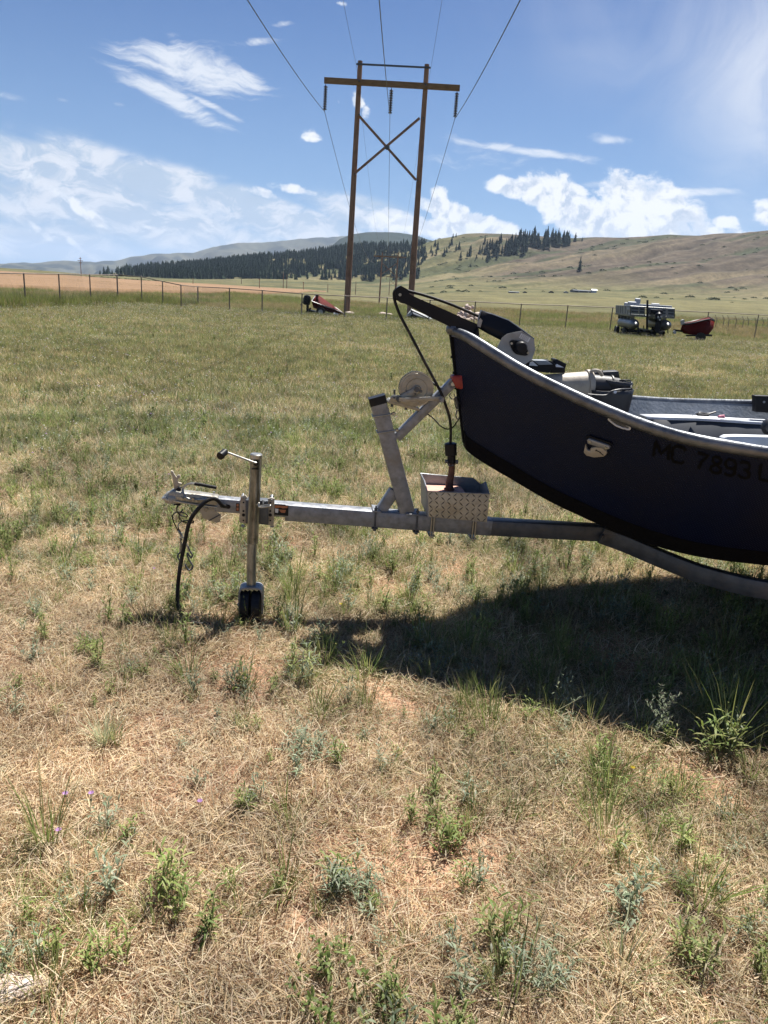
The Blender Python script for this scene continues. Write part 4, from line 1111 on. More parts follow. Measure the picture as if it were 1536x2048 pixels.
# coupler
b = MB(); w = .034
ext(b, [(336, 1003), (334, 992), (338, 984), (346, 981), (368, 986), (395, 989), (436, 995), (436, 1013.5), (395, 1008.5), (352, 1004.5)], -w, w)
cpl = b.build('coupler', cast, trailer, bevel=.010)
b = MB(); ext(b, [(322, 997), (330, 994.5), (336, 999), (396, 1009), (434, 1014), (434, 1016.5), (395, 1012), (336, 1003.5), (324, 1000.5)], -w-.006, w+.006); b.build('flange', zinc, cpl, bevel=.002)
b = MB(); c = S(346, 995, .0); b.lathe(c-UPV*.02, UPV, [(0, .041), (.02, .042), (.035, .038), (.048, .026), (.053, .01)], 20); b.build('socket', cast, cpl)
b = MB()
for x, y in ((363, 997), (387, 998), (393, 1001)): b.disc(S(x, y, w+.004), TN, .009, .012, 6); b.disc(S(x, y, w+.010), TN, .005, .012, 8)
for x, y in ((389, 987.5), (404, 989.5), (428, 985)): b.disc(S(x, y, 0)+UPV*0, UPV, .006, .008, 8)
b.build('rivet', zinc, cpl)
b = MB(); ext(b, [(349, 986), (347, 968), (344, 952), (341, 945), (342, 941), (346, 943), (348, 948), (353, 955), (354, 951), (359, 950), (361, 954), (358, 957), (355, 960), (356, 965), (362, 966.5), (363, 969), (358, 973), (363, 980), (363, 988)], -.006, .006)
ltc = b.build('latch', creamp, trailer, bevel=.001)
b = MB(); c = S(358, 978, .01); b.disc(c, TN, .010, .02, 10); b.disc(S(353, 981, .008), TN, .006, .02, 8); b.build('pivot', blackm, ltc)
b = MB(); b.tube(SP([(389, 1000, .038), (374, 997, .038), (367, 988, .03), (366, 978, .02), (371, 971, .02), (380, 967.5, .02), (391, 967.5, .02)]), .0055, 8); b.tube([S(388, 1000, .042), S(417, 998, .042)], .005, 8); b.build('latch_bar', zinc, ltc)
b = MB(); b.tube(SP([(389, 967.6, .02), (405, 970, .02), (433, 975.5, .02)]), .0085, 10); b.build('grip', rubber, ltc)
b = MB(); ext(b, [(398, 1014), (428, 1015), (434, 1025), (442, 1031), (440, 1044), (433, 1046), (420, 1041.5), (406, 1037), (400, 1024)], -.004, .004); chp = b.build('hanger_plate', creamp, trailer, bevel=.001)
b = MB(); c = S(412, 1019, .008); b.disc(c, TN, .010, .012, 14); b.build('hole_rim', cast, chp)
b = MB(); b.tube([S(417, 1042, .008), S(441, 1029, .008)], .0025, 6); b.build('seam', galv_dull, chp)
b = MB(); ext(b, [(347, 1005), (361, 1008), (360, 1012), (347, 1010)], -.02, .02); b.build('underplate', blackm, cpl)
# slot, wiring
b = MB(); c0, c1 = S(444, 1011.5, .0335), S(457, 1013.5, .0335); b.beam(c0, c1, TN, .004, .020); b.disc(c0, TN, .010, .0042, 12); b.disc(c1, TN, .010, .0042, 12); b.build('cable_slot', blackm, front_tube)
b = MB(); b.tube(SP([(452, 1013, .03), (444, 1010, .05), (436, 1001, .06), (428, 997, .065), (420, 998.5, .07), (410, 1004, .08), (396, 1018, .09), (384, 1034, .09), (377, 1050, .09), (373, 1068, .09), (369, 1088, .09), (365, 1108, .09), (361, 1130, .09), (358, 1150, .10), (356, 1170, .10), (355, 1190, .11), (355.5, 1208, .12), (359, 1222, .13)], k=4) +
                 smoothpath([ground(359, 1224, .03), ground(367, 1236, .035), ground(382, 1244, .040), ground(400, 1248, .042), ground(420, 1249, .035)], 4)[1:], .0098, 10); b.build('wiring_conduit', rubber, trailer)
def C8(x, y): return (310+x/8.536, 920+y/8.536)
def coil(pts, t, amp=.03):
    P_ = []
    for i, (x, y) in enumerate(pts):
        X_, Y_ = C8(x, y); P_.append(S(X_, Y_, t+amp*math.sin(i*1.3)))
    return smoothpath(P_, 5)
b = MB(); b.tube(coil([(410, 765), (378, 800), (372, 860), (400, 915), (470, 955), (540, 970), (550, 940), (500, 905), (430, 890), (350, 895), (305, 940), (302, 1000), (330, 1080), (375, 1170), (425, 1270), (460, 1360)], .0), .0030, 6); b.build('safety_cable', rubber, trailer)
b = MB(); b.tube(coil([(475, 850), (430, 900), (410, 960), (430, 1020), (500, 1060), (600, 1080), (665, 1055), (610, 1035), (520, 1035), (440, 1055), (398, 1110), (405, 1175), (450, 1260), (480, 1330)], -.02), .0030, 6); b.build('safety_cable', rubber, trailer)
b = MB(); b.tube(coil([(395, 1210), (440, 1270), (470, 1330)], .02, 0), .005, 8); b.tube(coil([(430, 1320), (440, 1450), (430, 1560)], .01, 0), .005, 8); b.tube(coil([(535, 1430), (560, 1500), (575, 1560)], .02, 0), .004, 8); b.build('cable_sleeve', zinc, trailer)
b = MB(); b.tube(coil([(560, 1470), (600, 1560), (635, 1620), (620, 1665), (590, 1640), (560, 1590), (550, 1630), (590, 1720), (640, 1800), (635, 1850), (590, 1880), (545, 1845), (515, 1780)], .02, 0), .0042, 8); b.build('hook', galv_dull, trailer)
b = MB(); b.tube(coil([(430, 1400), (470, 1470), (440, 1560), (390, 1630), (410, 1700), (450, 1720)], .0, 0), .0042, 8); b.build('hook', galv_dull, trailer)

# jack
JT = .125
def J(x, y, dt=0): return S(x, y, JT+dt)
b = MB(); top, bot = J(512.5, 909), J(505, 1086)
jr = .0262
ax = (top-bot).normalized()
b.lathe(bot, ax, [(0, jr*.97), (.001, jr), ((top-bot).length-.006, jr), ((top-bot).length-.004, jr*1.06), ((top-bot).length, jr*1.0)], 28)
jack = b.build('jack', zinc_dirty, trailer)
b = MB(); b.lathe(top-ax*.004, ax, [(-.012, jr*1.07), (.004, jr*1.07), (.008, jr*.9)], 28); b.disc(top+ax*-.012+TN*jr, TN, .004, .006, 8); b.build('top_cap', zinc, jack)
b = MB(); b.lathe(J(502.5, 1176), (J(504, 1084)-J(502.5, 1176)), [(0, .0225), ((J(504, 1084)-J(502.5, 1176)).length, .0225)], 24); b.build('inner_tube', zinc_dirty, jack)
b = MB(); c = J(512, 926, jr); b.disc(c, TN, .012, .012, 12); b.box(J(511, 938, jr), TU*.016, TN*.002, UPV*.002); b.build('crank_hub', blackm, jack)
b = MB(); b.tube([J(513, 926, jr+.012), J(508, 925, jr+.014), J(453, 904.5, jr+.05)], .0048, 8); crk = b.build('crank_handle', zinc, jack)
b = MB(); a0 = J(451, 903, jr+.04); a1 = J(440, 912.5, jr+.085); b.lathe(a0, a1-a0, [(0, .012), (.004, .0155), ((a1-a0).length*.8, .0155), ((a1-a0).length*.82, .0175), ((a1-a0).length, .017)], 16); b.build('knob', blackp, crk)
b = MB()
ext(b, [(491, 1000), (536, 1002), (536, 1050), (491, 1047)], .034, .088); brk = b.build('bracket', galv_dull, jack, bevel=.002)
for pl_ in ([(483.5, 993), (490, 990), (495, 996), (491, 1049), (478, 1044), (481, 996)], [(535, 998), (541, 996), (549, 997), (547, 1052), (533, 1050), (536, 998)]):
    b = MB(); ext(b, pl_, .05, .062); pt_ = b.build('plate', creamp, jack, bevel=.0015)
    b = MB(); xs = sum(p[0] for p in pl_)/len(pl_)
    for yy, rr in ((1005, .004), (1022, .005), (1030, .008), (1041, .004)):
        b.disc(S(xs+.5, yy, .0625), TN, rr, .002, 10)
    b.build('hole', blackm, pt_)
b = MB(); b.tube([S(544, 990, .03), S(543, 1001, .064)], .005, 8); b.tube([S(486, 988, .03), S(486, 996, .064)], .005, 8)
for x in (486, 544): b.disc(S(x, 993, .02), UPV, .009, .012, 6); b.disc(S(x, 1052, .02), UPV, .009, .010, 6)
b.build('bolt', galv, jack)
b = MB(); b.tube(SP([(514, 1010, .16), (518, 1006, .17), (518, 1014, .18), (528, 1014.5, .18), (540, 1012, .18), (538, 1010, .17), (520, 1012, .16)]), .0035, 8); b.build('pull_pin', zinc, jack)
b = MB(); b.tube(SP([(530, 1004, .09), (526, 1001, .09), (526, 1008, .10)]), .004, 8); b.build('pin_spring', zinc, jack)
# dual wheel foot: inverted U fork and two wheels side by side
b = MB(); loft_o = []
fk = SP([(480.5, 1222), (480, 1195), (480, 1180), (485, 1172.5), (502, 1171), (519, 1172.5), (525, 1180), (525.5, 1195), (525, 1222)], JT, 4)
st = []
for i, p in enumerate(fk):
    d = (fk[min(i+1, len(fk)-1)]-fk[max(i-1, 0)]).normalized(); nn = d.cross(TN).normalized()
    st.append([p+nn*.004+TN*.038, p-nn*.004+TN*.038, p-nn*.004-TN*.038, p+nn*.004-TN*.038])
loft(b, st, True); b.add(st[0], [(0, 1, 2, 3)]); b.add(st[-1], [(0, 1, 2, 3)]); fork = b.build('fork', galv, jack)
b = MB(); zc = S(502, 1185, JT).z; cw = S(502, 1185, JT); cw.z = .063
wheel_r = .082
for k_, dx_ in enumerate((-.0255, .0255)):
    b = MB(); cc = Vector((cw.x, cw.y, 0)) + TU*dx_ + UPV*(wheel_r+.002)
    b.lathe(cc, TU, [(-.0235, .05), (-.0225, wheel_r*.93), (-.018, wheel_r), (.018, wheel_r), (.0225, wheel_r*.93), (.0235, .05)], 30); b.build('jack_wheel', blackp, fork)
b = MB(); cc = Vector((cw.x, cw.y, 0))+UPV*(wheel_r+.002); b.disc(cc, TU, .009, .125, 10); b.build('axle', zinc, fork)
b = MB()
for i in range(13):
    x = 484+i*3; b.disc(S(x, 1179+math.sin(i*2.1)*1.5, JT+.034), TN, .0042, .006, 8)
b.build('wheel_guard', mat('yellowed grease', (.45, .37, .16), (.55, .46, .25), 40, .6), fork)

# decals on the tongue
def decal(b, poly, t): return b.add([S(x, y, t) for x, y in poly], [tuple(range(len(poly)))])
orange = mat('orange label', (.45, .13, .04), (.35, .16, .09), 90, .5)
b = MB(); ext(b, [(472, 1006.2), (479, 1006.8), (478.5, 1023), (471.7, 1022.3)], .032, .0335); d0_ = b.build('warning_label', blackp, front_tube)
b = MB(); ext(b, [(473.3, 1008), (477.5, 1008.3), (477.3, 1013), (473.2, 1012.8)], .0335, .0342); ext(b, [(473, 1015), (477.3, 1015.2), (477.1, 1021), (472.9, 1020.8)], .0335, .0342); b.build('print', orange, d0_)
b = MB(); ext(b, [(549, 1009), (577, 1011), (576.5, 1032), (548.5, 1029.5)], .040, .0415); d1_ = b.build('warning_label', blackp, trailer)
b = MB(); ext(b, [(550, 1010.5), (575.5, 1012.3), (575.3, 1016), (566, 1017), (560, 1015), (550, 1016)], .0415, .0422); ext(b, [(558, 1019), (572, 1020), (570, 1026), (562, 1025)], .0415, .0422); b.build('print', orange, d1_)
b = MB(); ext(b, [(550, 1017), (557, 1018), (556, 1026), (550, 1025)], .0415, .0422); b.build('print', labelw, d1_)

# winch post, braces and arm
b = MB(); a0, a1 = S(754.5, 796, .035)-TN*.035, S(815, 1026, .035)-TN*.035; b.beam(a0, a1, TN, .07, .075, .005); post = b.build('winch_post', galv, trailer)
b = MB(); d = (a1-a0).normalized(); b.beam(a0-d*.004, a0+d*.033, TN, .0745, .0795, .006); b.build('cap', blackp, post)
b = MB(); b.beam(S(790, 984, .028)-TN*.028, S(763, 1023, .028)-TN*.028, TN, .05, .052, .004); b.build('brace', galv, post)
b = MB(); ext(b, [(746, 1021.5), (762, 1023), (762, 1026), (746, 1024.5)], -.055, .055); ext(b, [(812, 1027.5), (840, 1029.5), (840, 1032), (812, 1030.5)], -.055, .055); b.build('base_plate', galv, post, bevel=.001)
b = MB(); arm0, arm1 = S(794.5, 877, .03)-TN*.03, S(906, 768, .03)-TN*.03; b.beam(arm0, arm1, TN, .05, .042, .004); b.disc(arm1, TN, .021, .05, 20); arm = b.build('upper_arm', galv, trailer)
b = MB(); b.disc(arm1+TN*.0, TN, .010, .066, 14); b.build('pin', zinc, arm)
b = MB(); 
for (x0, y0, x1, y1) in ((746, 834, 782, 827), (755, 866.5, 789, 860)):
    p0, p1 = S(x0, y0, .038), S(x1, y1, .038); b.tube([p0-TN*.078, p0, p1+TU*.02, ], .0038, 8); b.tube([p1+TN*0, p1+TU*.022], .0038, 8)
    b.disc(p1+TU*.012, TU, .009, .010, 6)
b.build('u_bolt', zinc, post)
b = MB(); ext(b, [(778, 818), (789, 866), (795, 879), (791, 881), (786, 869), (775, 820)], -.03, .034); b.build('clamp_plate', galv, arm)
for (x, yt, yb) in ((751.5, 1023, 1057), (835, 1028, 1064), (866.5, 1034, 1072), (950, 1040, 1078)):
    b = MB(); p0, p1 = S(x, yt, .046), S(x, yb, .046)
    p1 = Vector((p0.x, p0.y, p1.z))
    two = x > 840
    for o in ((-.006, .006) if two else (0,)):
        b.tube([p0+TU*o, p1+TU*o], .0040, 8); b.tube([p0+TU*o-TN*.092, p1+TU*o-TN*.092], .0040, 8)
    b.beam(p1+TN*.008, p1-TN*.1, UPV, .005, .03)
    b.disc(p1-UPV*.006, UPV, .008, .010, 6); b.disc(p0+UPV*.012, UPV, .008, .010, 6); b.tube([p0, p0+UPV*.028], .004, 8)
    b.build('u_bolt', galv_dull if not two else zinc, trailer)

# winch
b = MB(); ext(b, [(775, 803), (780, 799), (838, 816), (842, 821), (836, 822), (776, 806.5)], -.035, .04); wb = b.build('winch', cast, trailer, bevel=.002)
b = MB(); c = S(833, 778.6, .045); Rg = 33.5*PXM; nt_ = 60; pr_ = []
for i in range(nt_*2):
    a = math.pi*i/nt_; r_ = Rg*(1.0 if i % 2 else .955)
    pr_.append(c + TU*math.cos(a)*r_ + UPV*math.sin(a)*r_)
b.prism(pr_, -TN*.005); gear = b.build('gear', zinc, wb, smooth=False)
b = MB(); b.lathe(c+TN*.001, TN, [(0, Rg*.90), (.003, Rg*.88), (.0035, Rg*.62), (.001, Rg*.58), (.002, Rg*.25), (.008, Rg*.2)], 40); b.build('gear_face', cast, gear)
b = MB(); b.disc(c-TN*.008, TN, Rg*.985, .004, 36); b.build('gear_gap_shade', blackm, wb)  # black disc added behind the teeth, standing in for shade in their gaps
b = MB(); b.disc(c-TN*.045, TN, Rg*.97, .004, 36); b.disc(c-TN*.025, TN, Rg*.45, .05, 24); b.build('spool', cast, wb)
b = MB(); b.disc(c-TN*.025, TN, Rg*.7, .035, 28); b.build('strap_roll', mat('grey webbing', (.13, .125, .11), (.2, .19, .17), 60, .9), wb)
b = MB(); ext(b, [(779, 801), (782, 793), (786, 790), (800, 791), (829, 775), (836, 774), (840, 779), (838, 786), (826, 795), (815, 800), (838, 800), (834, 812), (828, 814), (800, 806), (782, 803)], .052, .06); b.build('side_plate', cast, wb, bevel=.0015)
b = MB(); b.disc(S(833.5, 779, .064), TN, .012, .010, 16); b.disc(S(842, 783, .062), TN, .006, .008, 8); b.disc(S(798, 798, .066), TN, .014, .018, 14); b.disc(S(798, 799, .078), TN, .008, .014, 6); b.disc(S(788, 795, .064), TN, .005, .008, 8)
b.tube([S(789, 792, .04), S(789, 779, .04)], .005, 8); b.disc(S(831, 788, .064), TN, .004, .006, 8)
for x, y in ((784, 811), (812, 817)): b.disc(S(x, y, .02), UPV, .007, .012, 6)
b.build('winch_bolt', galv_dull, wb)
b = MB(); b.beam(S(811, 800, .09), S(884, 796.5, .09), TN, .004, .019, .0015); b.disc(S(884, 798, .09), TN, .0115, .0045, 16); b.beam(S(798, 799, .088), S(814, 800, .09), TN, .004, .016); hd = b.build('winch_handle', cast, wb)
b = MB(); b.lathe(S(883, 800, .09), -TN, [(0, .009), (.09, .011), (.1, .008)], 14); b.disc(S(883, 800, .1), TN, .012, .016, 6); b.disc(S(883.3, 801, .112), TN, .007, .01, 10); b.build('handle_knob', galv, hd)
b = MB(); b.tube(SP([(862, 765, .01), (874, 771, .01), (884, 777, .01), (893, 776, .0)]), .0045, 6); b.tube([S(860, 762, .012), S(884, 779, .012)], .005, 6); b.build('winch_strap', galv_dull, wb)
# bow stop
b = MB(); ext(b, [(904.5, 753), (909, 751.5), (926, 750), (931, 755), (932, 774), (924, 779), (913, 777), (909, 770), (905, 762)], -.035, .038); b.build('bow_stop', redp, trailer, bevel=.006)
# safety chain from the arm to the bow eye
b = MB(); b.tube(SP([(855, 828, .0), (868, 838, .0), (880, 851, .01), (893, 858, .01), (905, 855, .01), (915, 842, 0), (923, 829, 0)]), .0030, 6); b.build('bow_cable', rubber, trailer)
b = MB()
b.tube(SP([(902, 786, .02), (899, 792, .02), (904, 798, .02), (910, 796, .02), (908, 788, .02)]), .0022, 6)
b.tube(SP([(909, 796, .01), (911, 812, .01), (915, 818, .01), (916, 806, .01), (912, 793, .01)]), .003, 6); b.tube([S(912, 795, .012), S(916, 818, .012)], .005, 6)
b.tube(SP([(914, 820, .0), (912, 832, 0), (916, 838, 0), (922, 828, 0), (916, 820, 0)]), .0032, 6); b.build('bow_hook', galv_dull, trailer)

# tread plate box
FT = .16
f00, f10, f11, f01 = S(856, 1034, FT), S(974, 1045, FT), S(979, 988, FT), S(854, 982.5, FT)
BT = -.09
k0 = S(853, 947.5, BT); k1 = S(958, 955.5, BT); k1b = S(966, 958, BT); kb0 = Vector((k0.x, k0.y, f00.z)); kb1 = Vector((S(974, 1030, BT).x, k1.y, f10.z))
k0 = W((f01-TO).dot(TU)-.0, BT, k0.z); kb0 = W((f00-TO).dot(TU), BT, f00.z)
sR = (f11-TO).dot(TU); k1 = W(sR+.012, BT, k1.z-.004); kb1 = W((f10-TO).dot(TU), BT, f10.z)
def panel(b, poly, nrm, th=.004):
    n_ = (poly[1]-poly[0]).cross(poly[2]-poly[0]).normalized()
    if n_.dot(nrm) < 0: n_ = -n_
    return b.prism(poly, -n_*th)
b = MB(); panel(b, [f00, f10, f11, f01], TN); box = b.build('anchor_box', treadp, trailer, bevel=.0008)
b = MB(); panel(b, [kb0, kb1, k1-UPV*.03, k1-TU*.04, k0], -TN); b.build('box_back', alu, box)
b = MB(); m0 = f01.lerp(k0, .45)+UPV*.012; panel(b, [f00, f01, m0, k0, kb0], -TU); b.build('box_side', alu, box)
b = MB(); m1 = f11.lerp(k1, .5)+UPV*.02; panel(b, [f10, f11, m1, k1-UPV*.03, kb1], TU); b.build('box_side', alu, box)
b = MB(); panel(b, [f00+UPV*.003, f10+UPV*.003, kb1+UPV*.003, kb0+UPV*.003], UPV); b.build('box_floor', alu, box)
b = MB(); b.tube([m0-UPV*.0, f01, f11, m1], .0028, 6); b.tube([m0, k0, k1-TU*.04, k1-UPV*.03, m1], .0028, 6); b.build('box_rim', alu, box)
b = MB(); nu, nv = 10, 6
for i in range(nu):
    for j in range(nv):
        u, v = (i+.5)/nu, (j+.5)/nv
        c = f00.lerp(f10, u).lerp(f01.lerp(f11, u), v) + TN*.0012
        e = (f10-f00).normalized(); g_ = (f01-f00).normalized()
        a = (e+g_).normalized() if (i+j) % 2 else (e-g_).normalized(); w_ = a.cross(TN).normalized()
        b.add([c-a*.0145, c+w_*.0026, c+a*.0145, c-w_*.0026, c+TN*.0025], [(0, 1, 4), (1, 2, 4), (2, 3, 4), (3, 0, 4)])
trd = b.build('tread_pattern', treadd, box, smooth=False); trd['kind'] = 'stuff'

# anchor standing in the box on the end of its rope
AT = .03
ab = S(900, 978, AT)
anchor = empty('anchor', W((S(900, 980, AT)-TO).dot(TU), AT, ab.z-.02), 'rusty anchor hanging on a black rope into the tread plate box', 'anchor')
b = MB(); c0, c1 = S(901, 885.5, AT), S(902, 911, AT); ax_ = (c1-c0)
b.lathe(c0, ax_, [(0, .020), (.004, .0285), (ax_.length-.004, .0285), (ax_.length, .024)], 24); b.build('weight', blackp, anchor)
b = MB(); b.tube([S(903, 911, AT), S(903, 926, AT)], .020, 14); b.build('collar', blackm, anchor)
b = MB(); b.disc(S(903, 923, AT), TU, .009, .062, 10); b.disc(S(913.5, 924, AT), TU, .010, .012, 6); b.tube(SP([(895, 926, AT+.02), (899, 932, AT+.02), (908, 930, AT+.02)]), .003, 6); b.build('shackle', galv_dull, anchor)
b = MB(); b.tube([S(904, 924, AT), S(903, 945, AT), S(901, 956, AT), S(899, 963, AT), S(898.5, 978, AT)], [.0145, .0155, .0165, .0185, .0195], 14); b.disc(S(898.5, 978, AT), UPV, .026, .006, 14); b.build('shank', rust, anchor)
s0 = (S(860, 983, .12)-TO).dot(TU); s1 = (S(937, 984, .12)-TO).dot(TU); zt = S(898, 979, AT).z-.006
b = MB(); b.box(W((s0+s1)/2, .02, zt-.012), TU*(s1-s0)/2, TN*.095, UPV*.012); b.build('slab', rustslab, anchor, bevel=.003)
# rope from the drum over the roller down to the anchor
b = MB(); b.tube(SP([(1036, 663, .0), (1000, 649, .0), (955, 631.5, .0), (900, 608, .0), (850, 591, .0), (818, 582.5, .0), (806, 578, .0), (797, 577.5, .0), (790.5, 582, .0), (788, 590, .0), (790, 603, .005), (800, 630, .01), (820, 668, .02), (850, 725, .03), (872, 766, .04), (884, 790, .045), (892, 812, .045), (899, 835, .04), (901.5, 858, .035), (901, 886, AT)], k=5), .0066, 10); b.build('rope', rubber, anchor)

# ------------------------------------------------------------------ the drift boat on the trailer
def sil(p): return (p-TO).dot(TU)
GN = [(900, 659), (912, 660.5), (930, 668), (955, 683), (976, 696), (1005, 714), (1031, 730), (1060, 746), (1085, 759), (1118, 775), (1150, 790), (1183, 805), (1225, 823), (1270, 841), (1342, 865), (1400, 879), (1443, 887), (1490, 895), (1536, 902)]
CN = [(930, 887), (933, 897), (938, 903), (950, 913), (974, 928), (997, 942), (1020, 955), (1060, 979), (1107, 1005), (1160, 1030), (1206, 1051), (1260, 1073), (1314, 1091), (1375, 1107), (1438, 1118), (1490, 1124), (1536, 1129)]
BOW = sil(S(900, 659, 0))
def hb(s): return float(np.interp(s-BOW, [0, .04, .12, .3, .6, 1.0, 1.3, 1.8, 2.3, 3.2, 4.0, 4.7, 5.2], [0, .045, .13, .29, .50, .70, .80, .90, .94, .94, .86, .70, .55]))
def hc(s): return float(np.interp(s-BOW, [0, .075, .15, .3, .6, 1.0, 1.3, 1.8, 2.3, 3.2, 4.0, 4.7, 5.2], [0, .0, .055, .15, .29, .43, .50, .57, .60, .60, .54, .44, .36]))
def solve(px, py, fn):
    t = .3
    for _ in range(40): t = .5*t + .5*fn(sil(S(px, py, t)))
    p = S(px, py, t); return (sil(p), t, p.z)
G3 = [solve(x, y, hb) for x, y in GN]; C3 = [solve(x, y, hc) for x, y in CN]
print('G end', G3[-1], 'C end', C3[-1], 'bow', G3[0], C3[0])
def extend(L3, fn, dz):
    s, t, z = L3[-1]
    sl = (L3[-1][2]-L3[-4][2])/(L3[-1][0]-L3[-4][0])
    out = list(L3); s_end = BOW+5.0
    n = 12
    for i in range(1, n+1):
        u = i/n; ss = s+(s_end-s)*u; k = (ss-s)
        out.append((ss, fn(ss), z + sl*.42*(1-math.exp(-k/.42)) + dz*u*u*1.3))
    return out
G3 = extend(G3, hb, .22); C3 = extend(C3, hc, .16)
NQ = 120
def resample(L3, n):
    a = np.array(L3); d = np.r_[0, np.cumsum(np.hypot(np.diff(a[:, 0]), np.diff(a[:, 2])))]; d /= d[-1]
    # denser towards the bow
    q = np.linspace(0, 1, n)**1.35
    P_ = smoothpath([Vector(p) for p in L3], 6); pa = np.array([tuple(p) for p in P_]); dd = np.r_[0, np.cumsum(np.linalg.norm(np.diff(pa, axis=0), axis=1))]; dd /= dd[-1]
    return [(float(np.interp(x, dd, pa[:, 0])), float(np.interp(x, dd, pa[:, 1])), float(np.interp(x, dd, pa[:, 2]))) for x in q]
GR = resample(G3, NQ); CR = resample(C3, NQ)
for L_ in (GR, CR): L_[0] = (L_[0][0], 0.0, L_[0][2])
def hull(i, v, sg=1):
    """i: float station 0..NQ-1, v: 0 chine .. 1 gunwale"""
    a = int(min(max(i, 0), NQ-2)); f = i-a
    g = [GR[a][k]*(1-f)+GR[a+1][k]*f for k in range(3)]; c = [CR[a][k]*(1-f)+CR[a+1][k]*f for k in range(3)]
    bul = 4*v*(1-v)*.018*min(1, g[1]/.3)
    return W(c[0]*(1-v)+g[0]*v, sg*(c[1]*(1-v)+g[1]*v + bul), c[2]*(1-v)+g[2]*v)
def hull_mat():
    m, n, l = new_mat('textured navy fibreglass'); out = n.new('ShaderNodeOutputMaterial'); b = n.new('ShaderNodeBsdfPrincipled'); l.new(b.outputs[0], out.inputs[0])
    tcn = n.new('ShaderNodeTexCoord'); no = n.new('ShaderNodeTexNoise'); l.new(tcn.outputs['Object'], no.inputs['Vector']); no.inputs['Scale'].default_value = 2.2; no.inputs['Detail'].default_value = 5
    rp = n.new('ShaderNodeValToRGB'); l.new(no.outputs['Fac'], rp.inputs[0]); e = rp.color_ramp.elements
    e[0].position = .38; e[0].color = (.0032, .0060, .024, 1); e[1].position = .62; e[1].color = (.0075, .0085, .019, 1)
    l.new(rp.outputs[0], b.inputs['Base Color']); b.inputs['Roughness'].default_value = .42; b.inputs['Specular IOR Level'].default_value = .25; b.inputs['Specular Tint'].default_value = (.6, .75, 1, 1)
    # woven texture relief
    hs = []
    for rot in (R(35), R(-35)):
        mp = n.new('ShaderNodeMapping'); l.new(tcn.outputs['Object'], mp.inputs[0]); mp.inputs['Rotation'].default_value = (0, rot, 0)
        wv = n.new('ShaderNodeTexWave'); l.new(mp.outputs[0], wv.inputs[0]); wv.inputs['Scale'].default_value = 34; wv.inputs['Distortion'].default_value = .3; wv.bands_direction = 'X'; hs.append(wv.outputs['Fac'])
    ad = n.new('ShaderNodeMath'); ad.operation = 'MULTIPLY'; l.new(hs[0], ad.inputs[0]); l.new(hs[1], ad.inputs[1])
    bp = n.new('ShaderNodeBump'); bp.inputs['Strength'].default_value = .6; bp.inputs['Distance'].default_value = .003; l.new(ad.outputs[0], bp.inputs['Height']); l.new(bp.outputs[0], b.inputs['Normal'])
    return m
hullm = hull_mat()
b0 = W(1.5, 0, 0)
boat = empty('drift_boat', Vector((b0.x, b0.y, .55)), 'dark navy drift boat with weathered aluminium gunwale resting on the trailer in front', 'boat')
NV = 10
b = MB(); st = []
for i in range(NQ):
    st.append([hull(i, v/NV, 1) for v in range(NV, -1, -1)] + [hull(i, v/NV, -1) for v in range(0, NV+1)])
loft(b, st); b.add(st[-1], [tuple(range(len(st[-1])))])
hl = b.build('hull', hullm, boat)
# inner skin
b = MB(); st = []
for i in range(NQ):
    row_ = []
    for sg in (1, -1):
        vs_ = list(range(NV, -1, -1)) if sg == 1 else list(range(0, NV+1))
        for v in vs_:
            p = hull(i, v/NV, sg); s_ = sil(p); t_ = (p-TO).dot(TN); t2 = sg*max(0.002, abs(t_)-.012)
            row_.append(W(s_+.01, t2, p.z+(.02 if v == 0 else 0) - (.004 if v == NV else 0)))
    st.append(row_)
loft(b, st); b.build('inner_skin', inner, boat)
# gunwale tubes
for sg in (1, -1):
    path = [hull(i, 1, sg)+UPV*.004+TN*sg*.006 for i in range(0, NQ)]
    if sg == 1: pass
    b = MB(); rr = [.0135+.0115*min(1, i/5) if i < 5 else .0262 for i in range(NQ)]
    # flattened extrusion: taller than wide
    st = []
    for i, p in enumerate(path):
        d = (path[min(i+1, NQ-1)]-path[max(i-1, 0)]).normalized(); sdv = d.cross(UPV).normalized(); up = sdv.cross(d)
        k_ = min(1, .55+i/8*.45)
        prof = []
        for a in np.linspace(0, 2*math.pi, 16, endpoint=False):
            prof.append(p + sdv*math.cos(a)*.019*k_ + up*(math.sin(a)*.0255*k_ - .010))
        st.append(prof)
    loft(b, st, True); b.add(st[0], [tuple(range(16))]); b.add(st[-1], [tuple(range(16))])
    gw_ = b.build('gunwale', alu_tube, boat)
    if sg == 1:
        b = MB(); b.lathe(path[0]+UPV*-.002, TU, [(-.018, .012), (-.012, .022), (0, .026), (.02, .027)], 14); b.build('gunwale_end', alu_tube, gw_)
# rub strip below the near gunwale
for sg in (1, -1):
    b = MB(); st = []
    for i in range(0, NQ):
        p = hull(i, .955, sg); d = (hull(min(i+1, NQ-1), .955, sg)-hull(max(i-1, 0), .955, sg)).normalized(); o = TN*sg
        st.append([p+o*.001+UPV*.020, p+o*.012+UPV*.018, p+o*.012-UPV*.006, p+o*.001-UPV*.010])
    loft(b, st); b.build('rub_strip', galv_dull, boat)
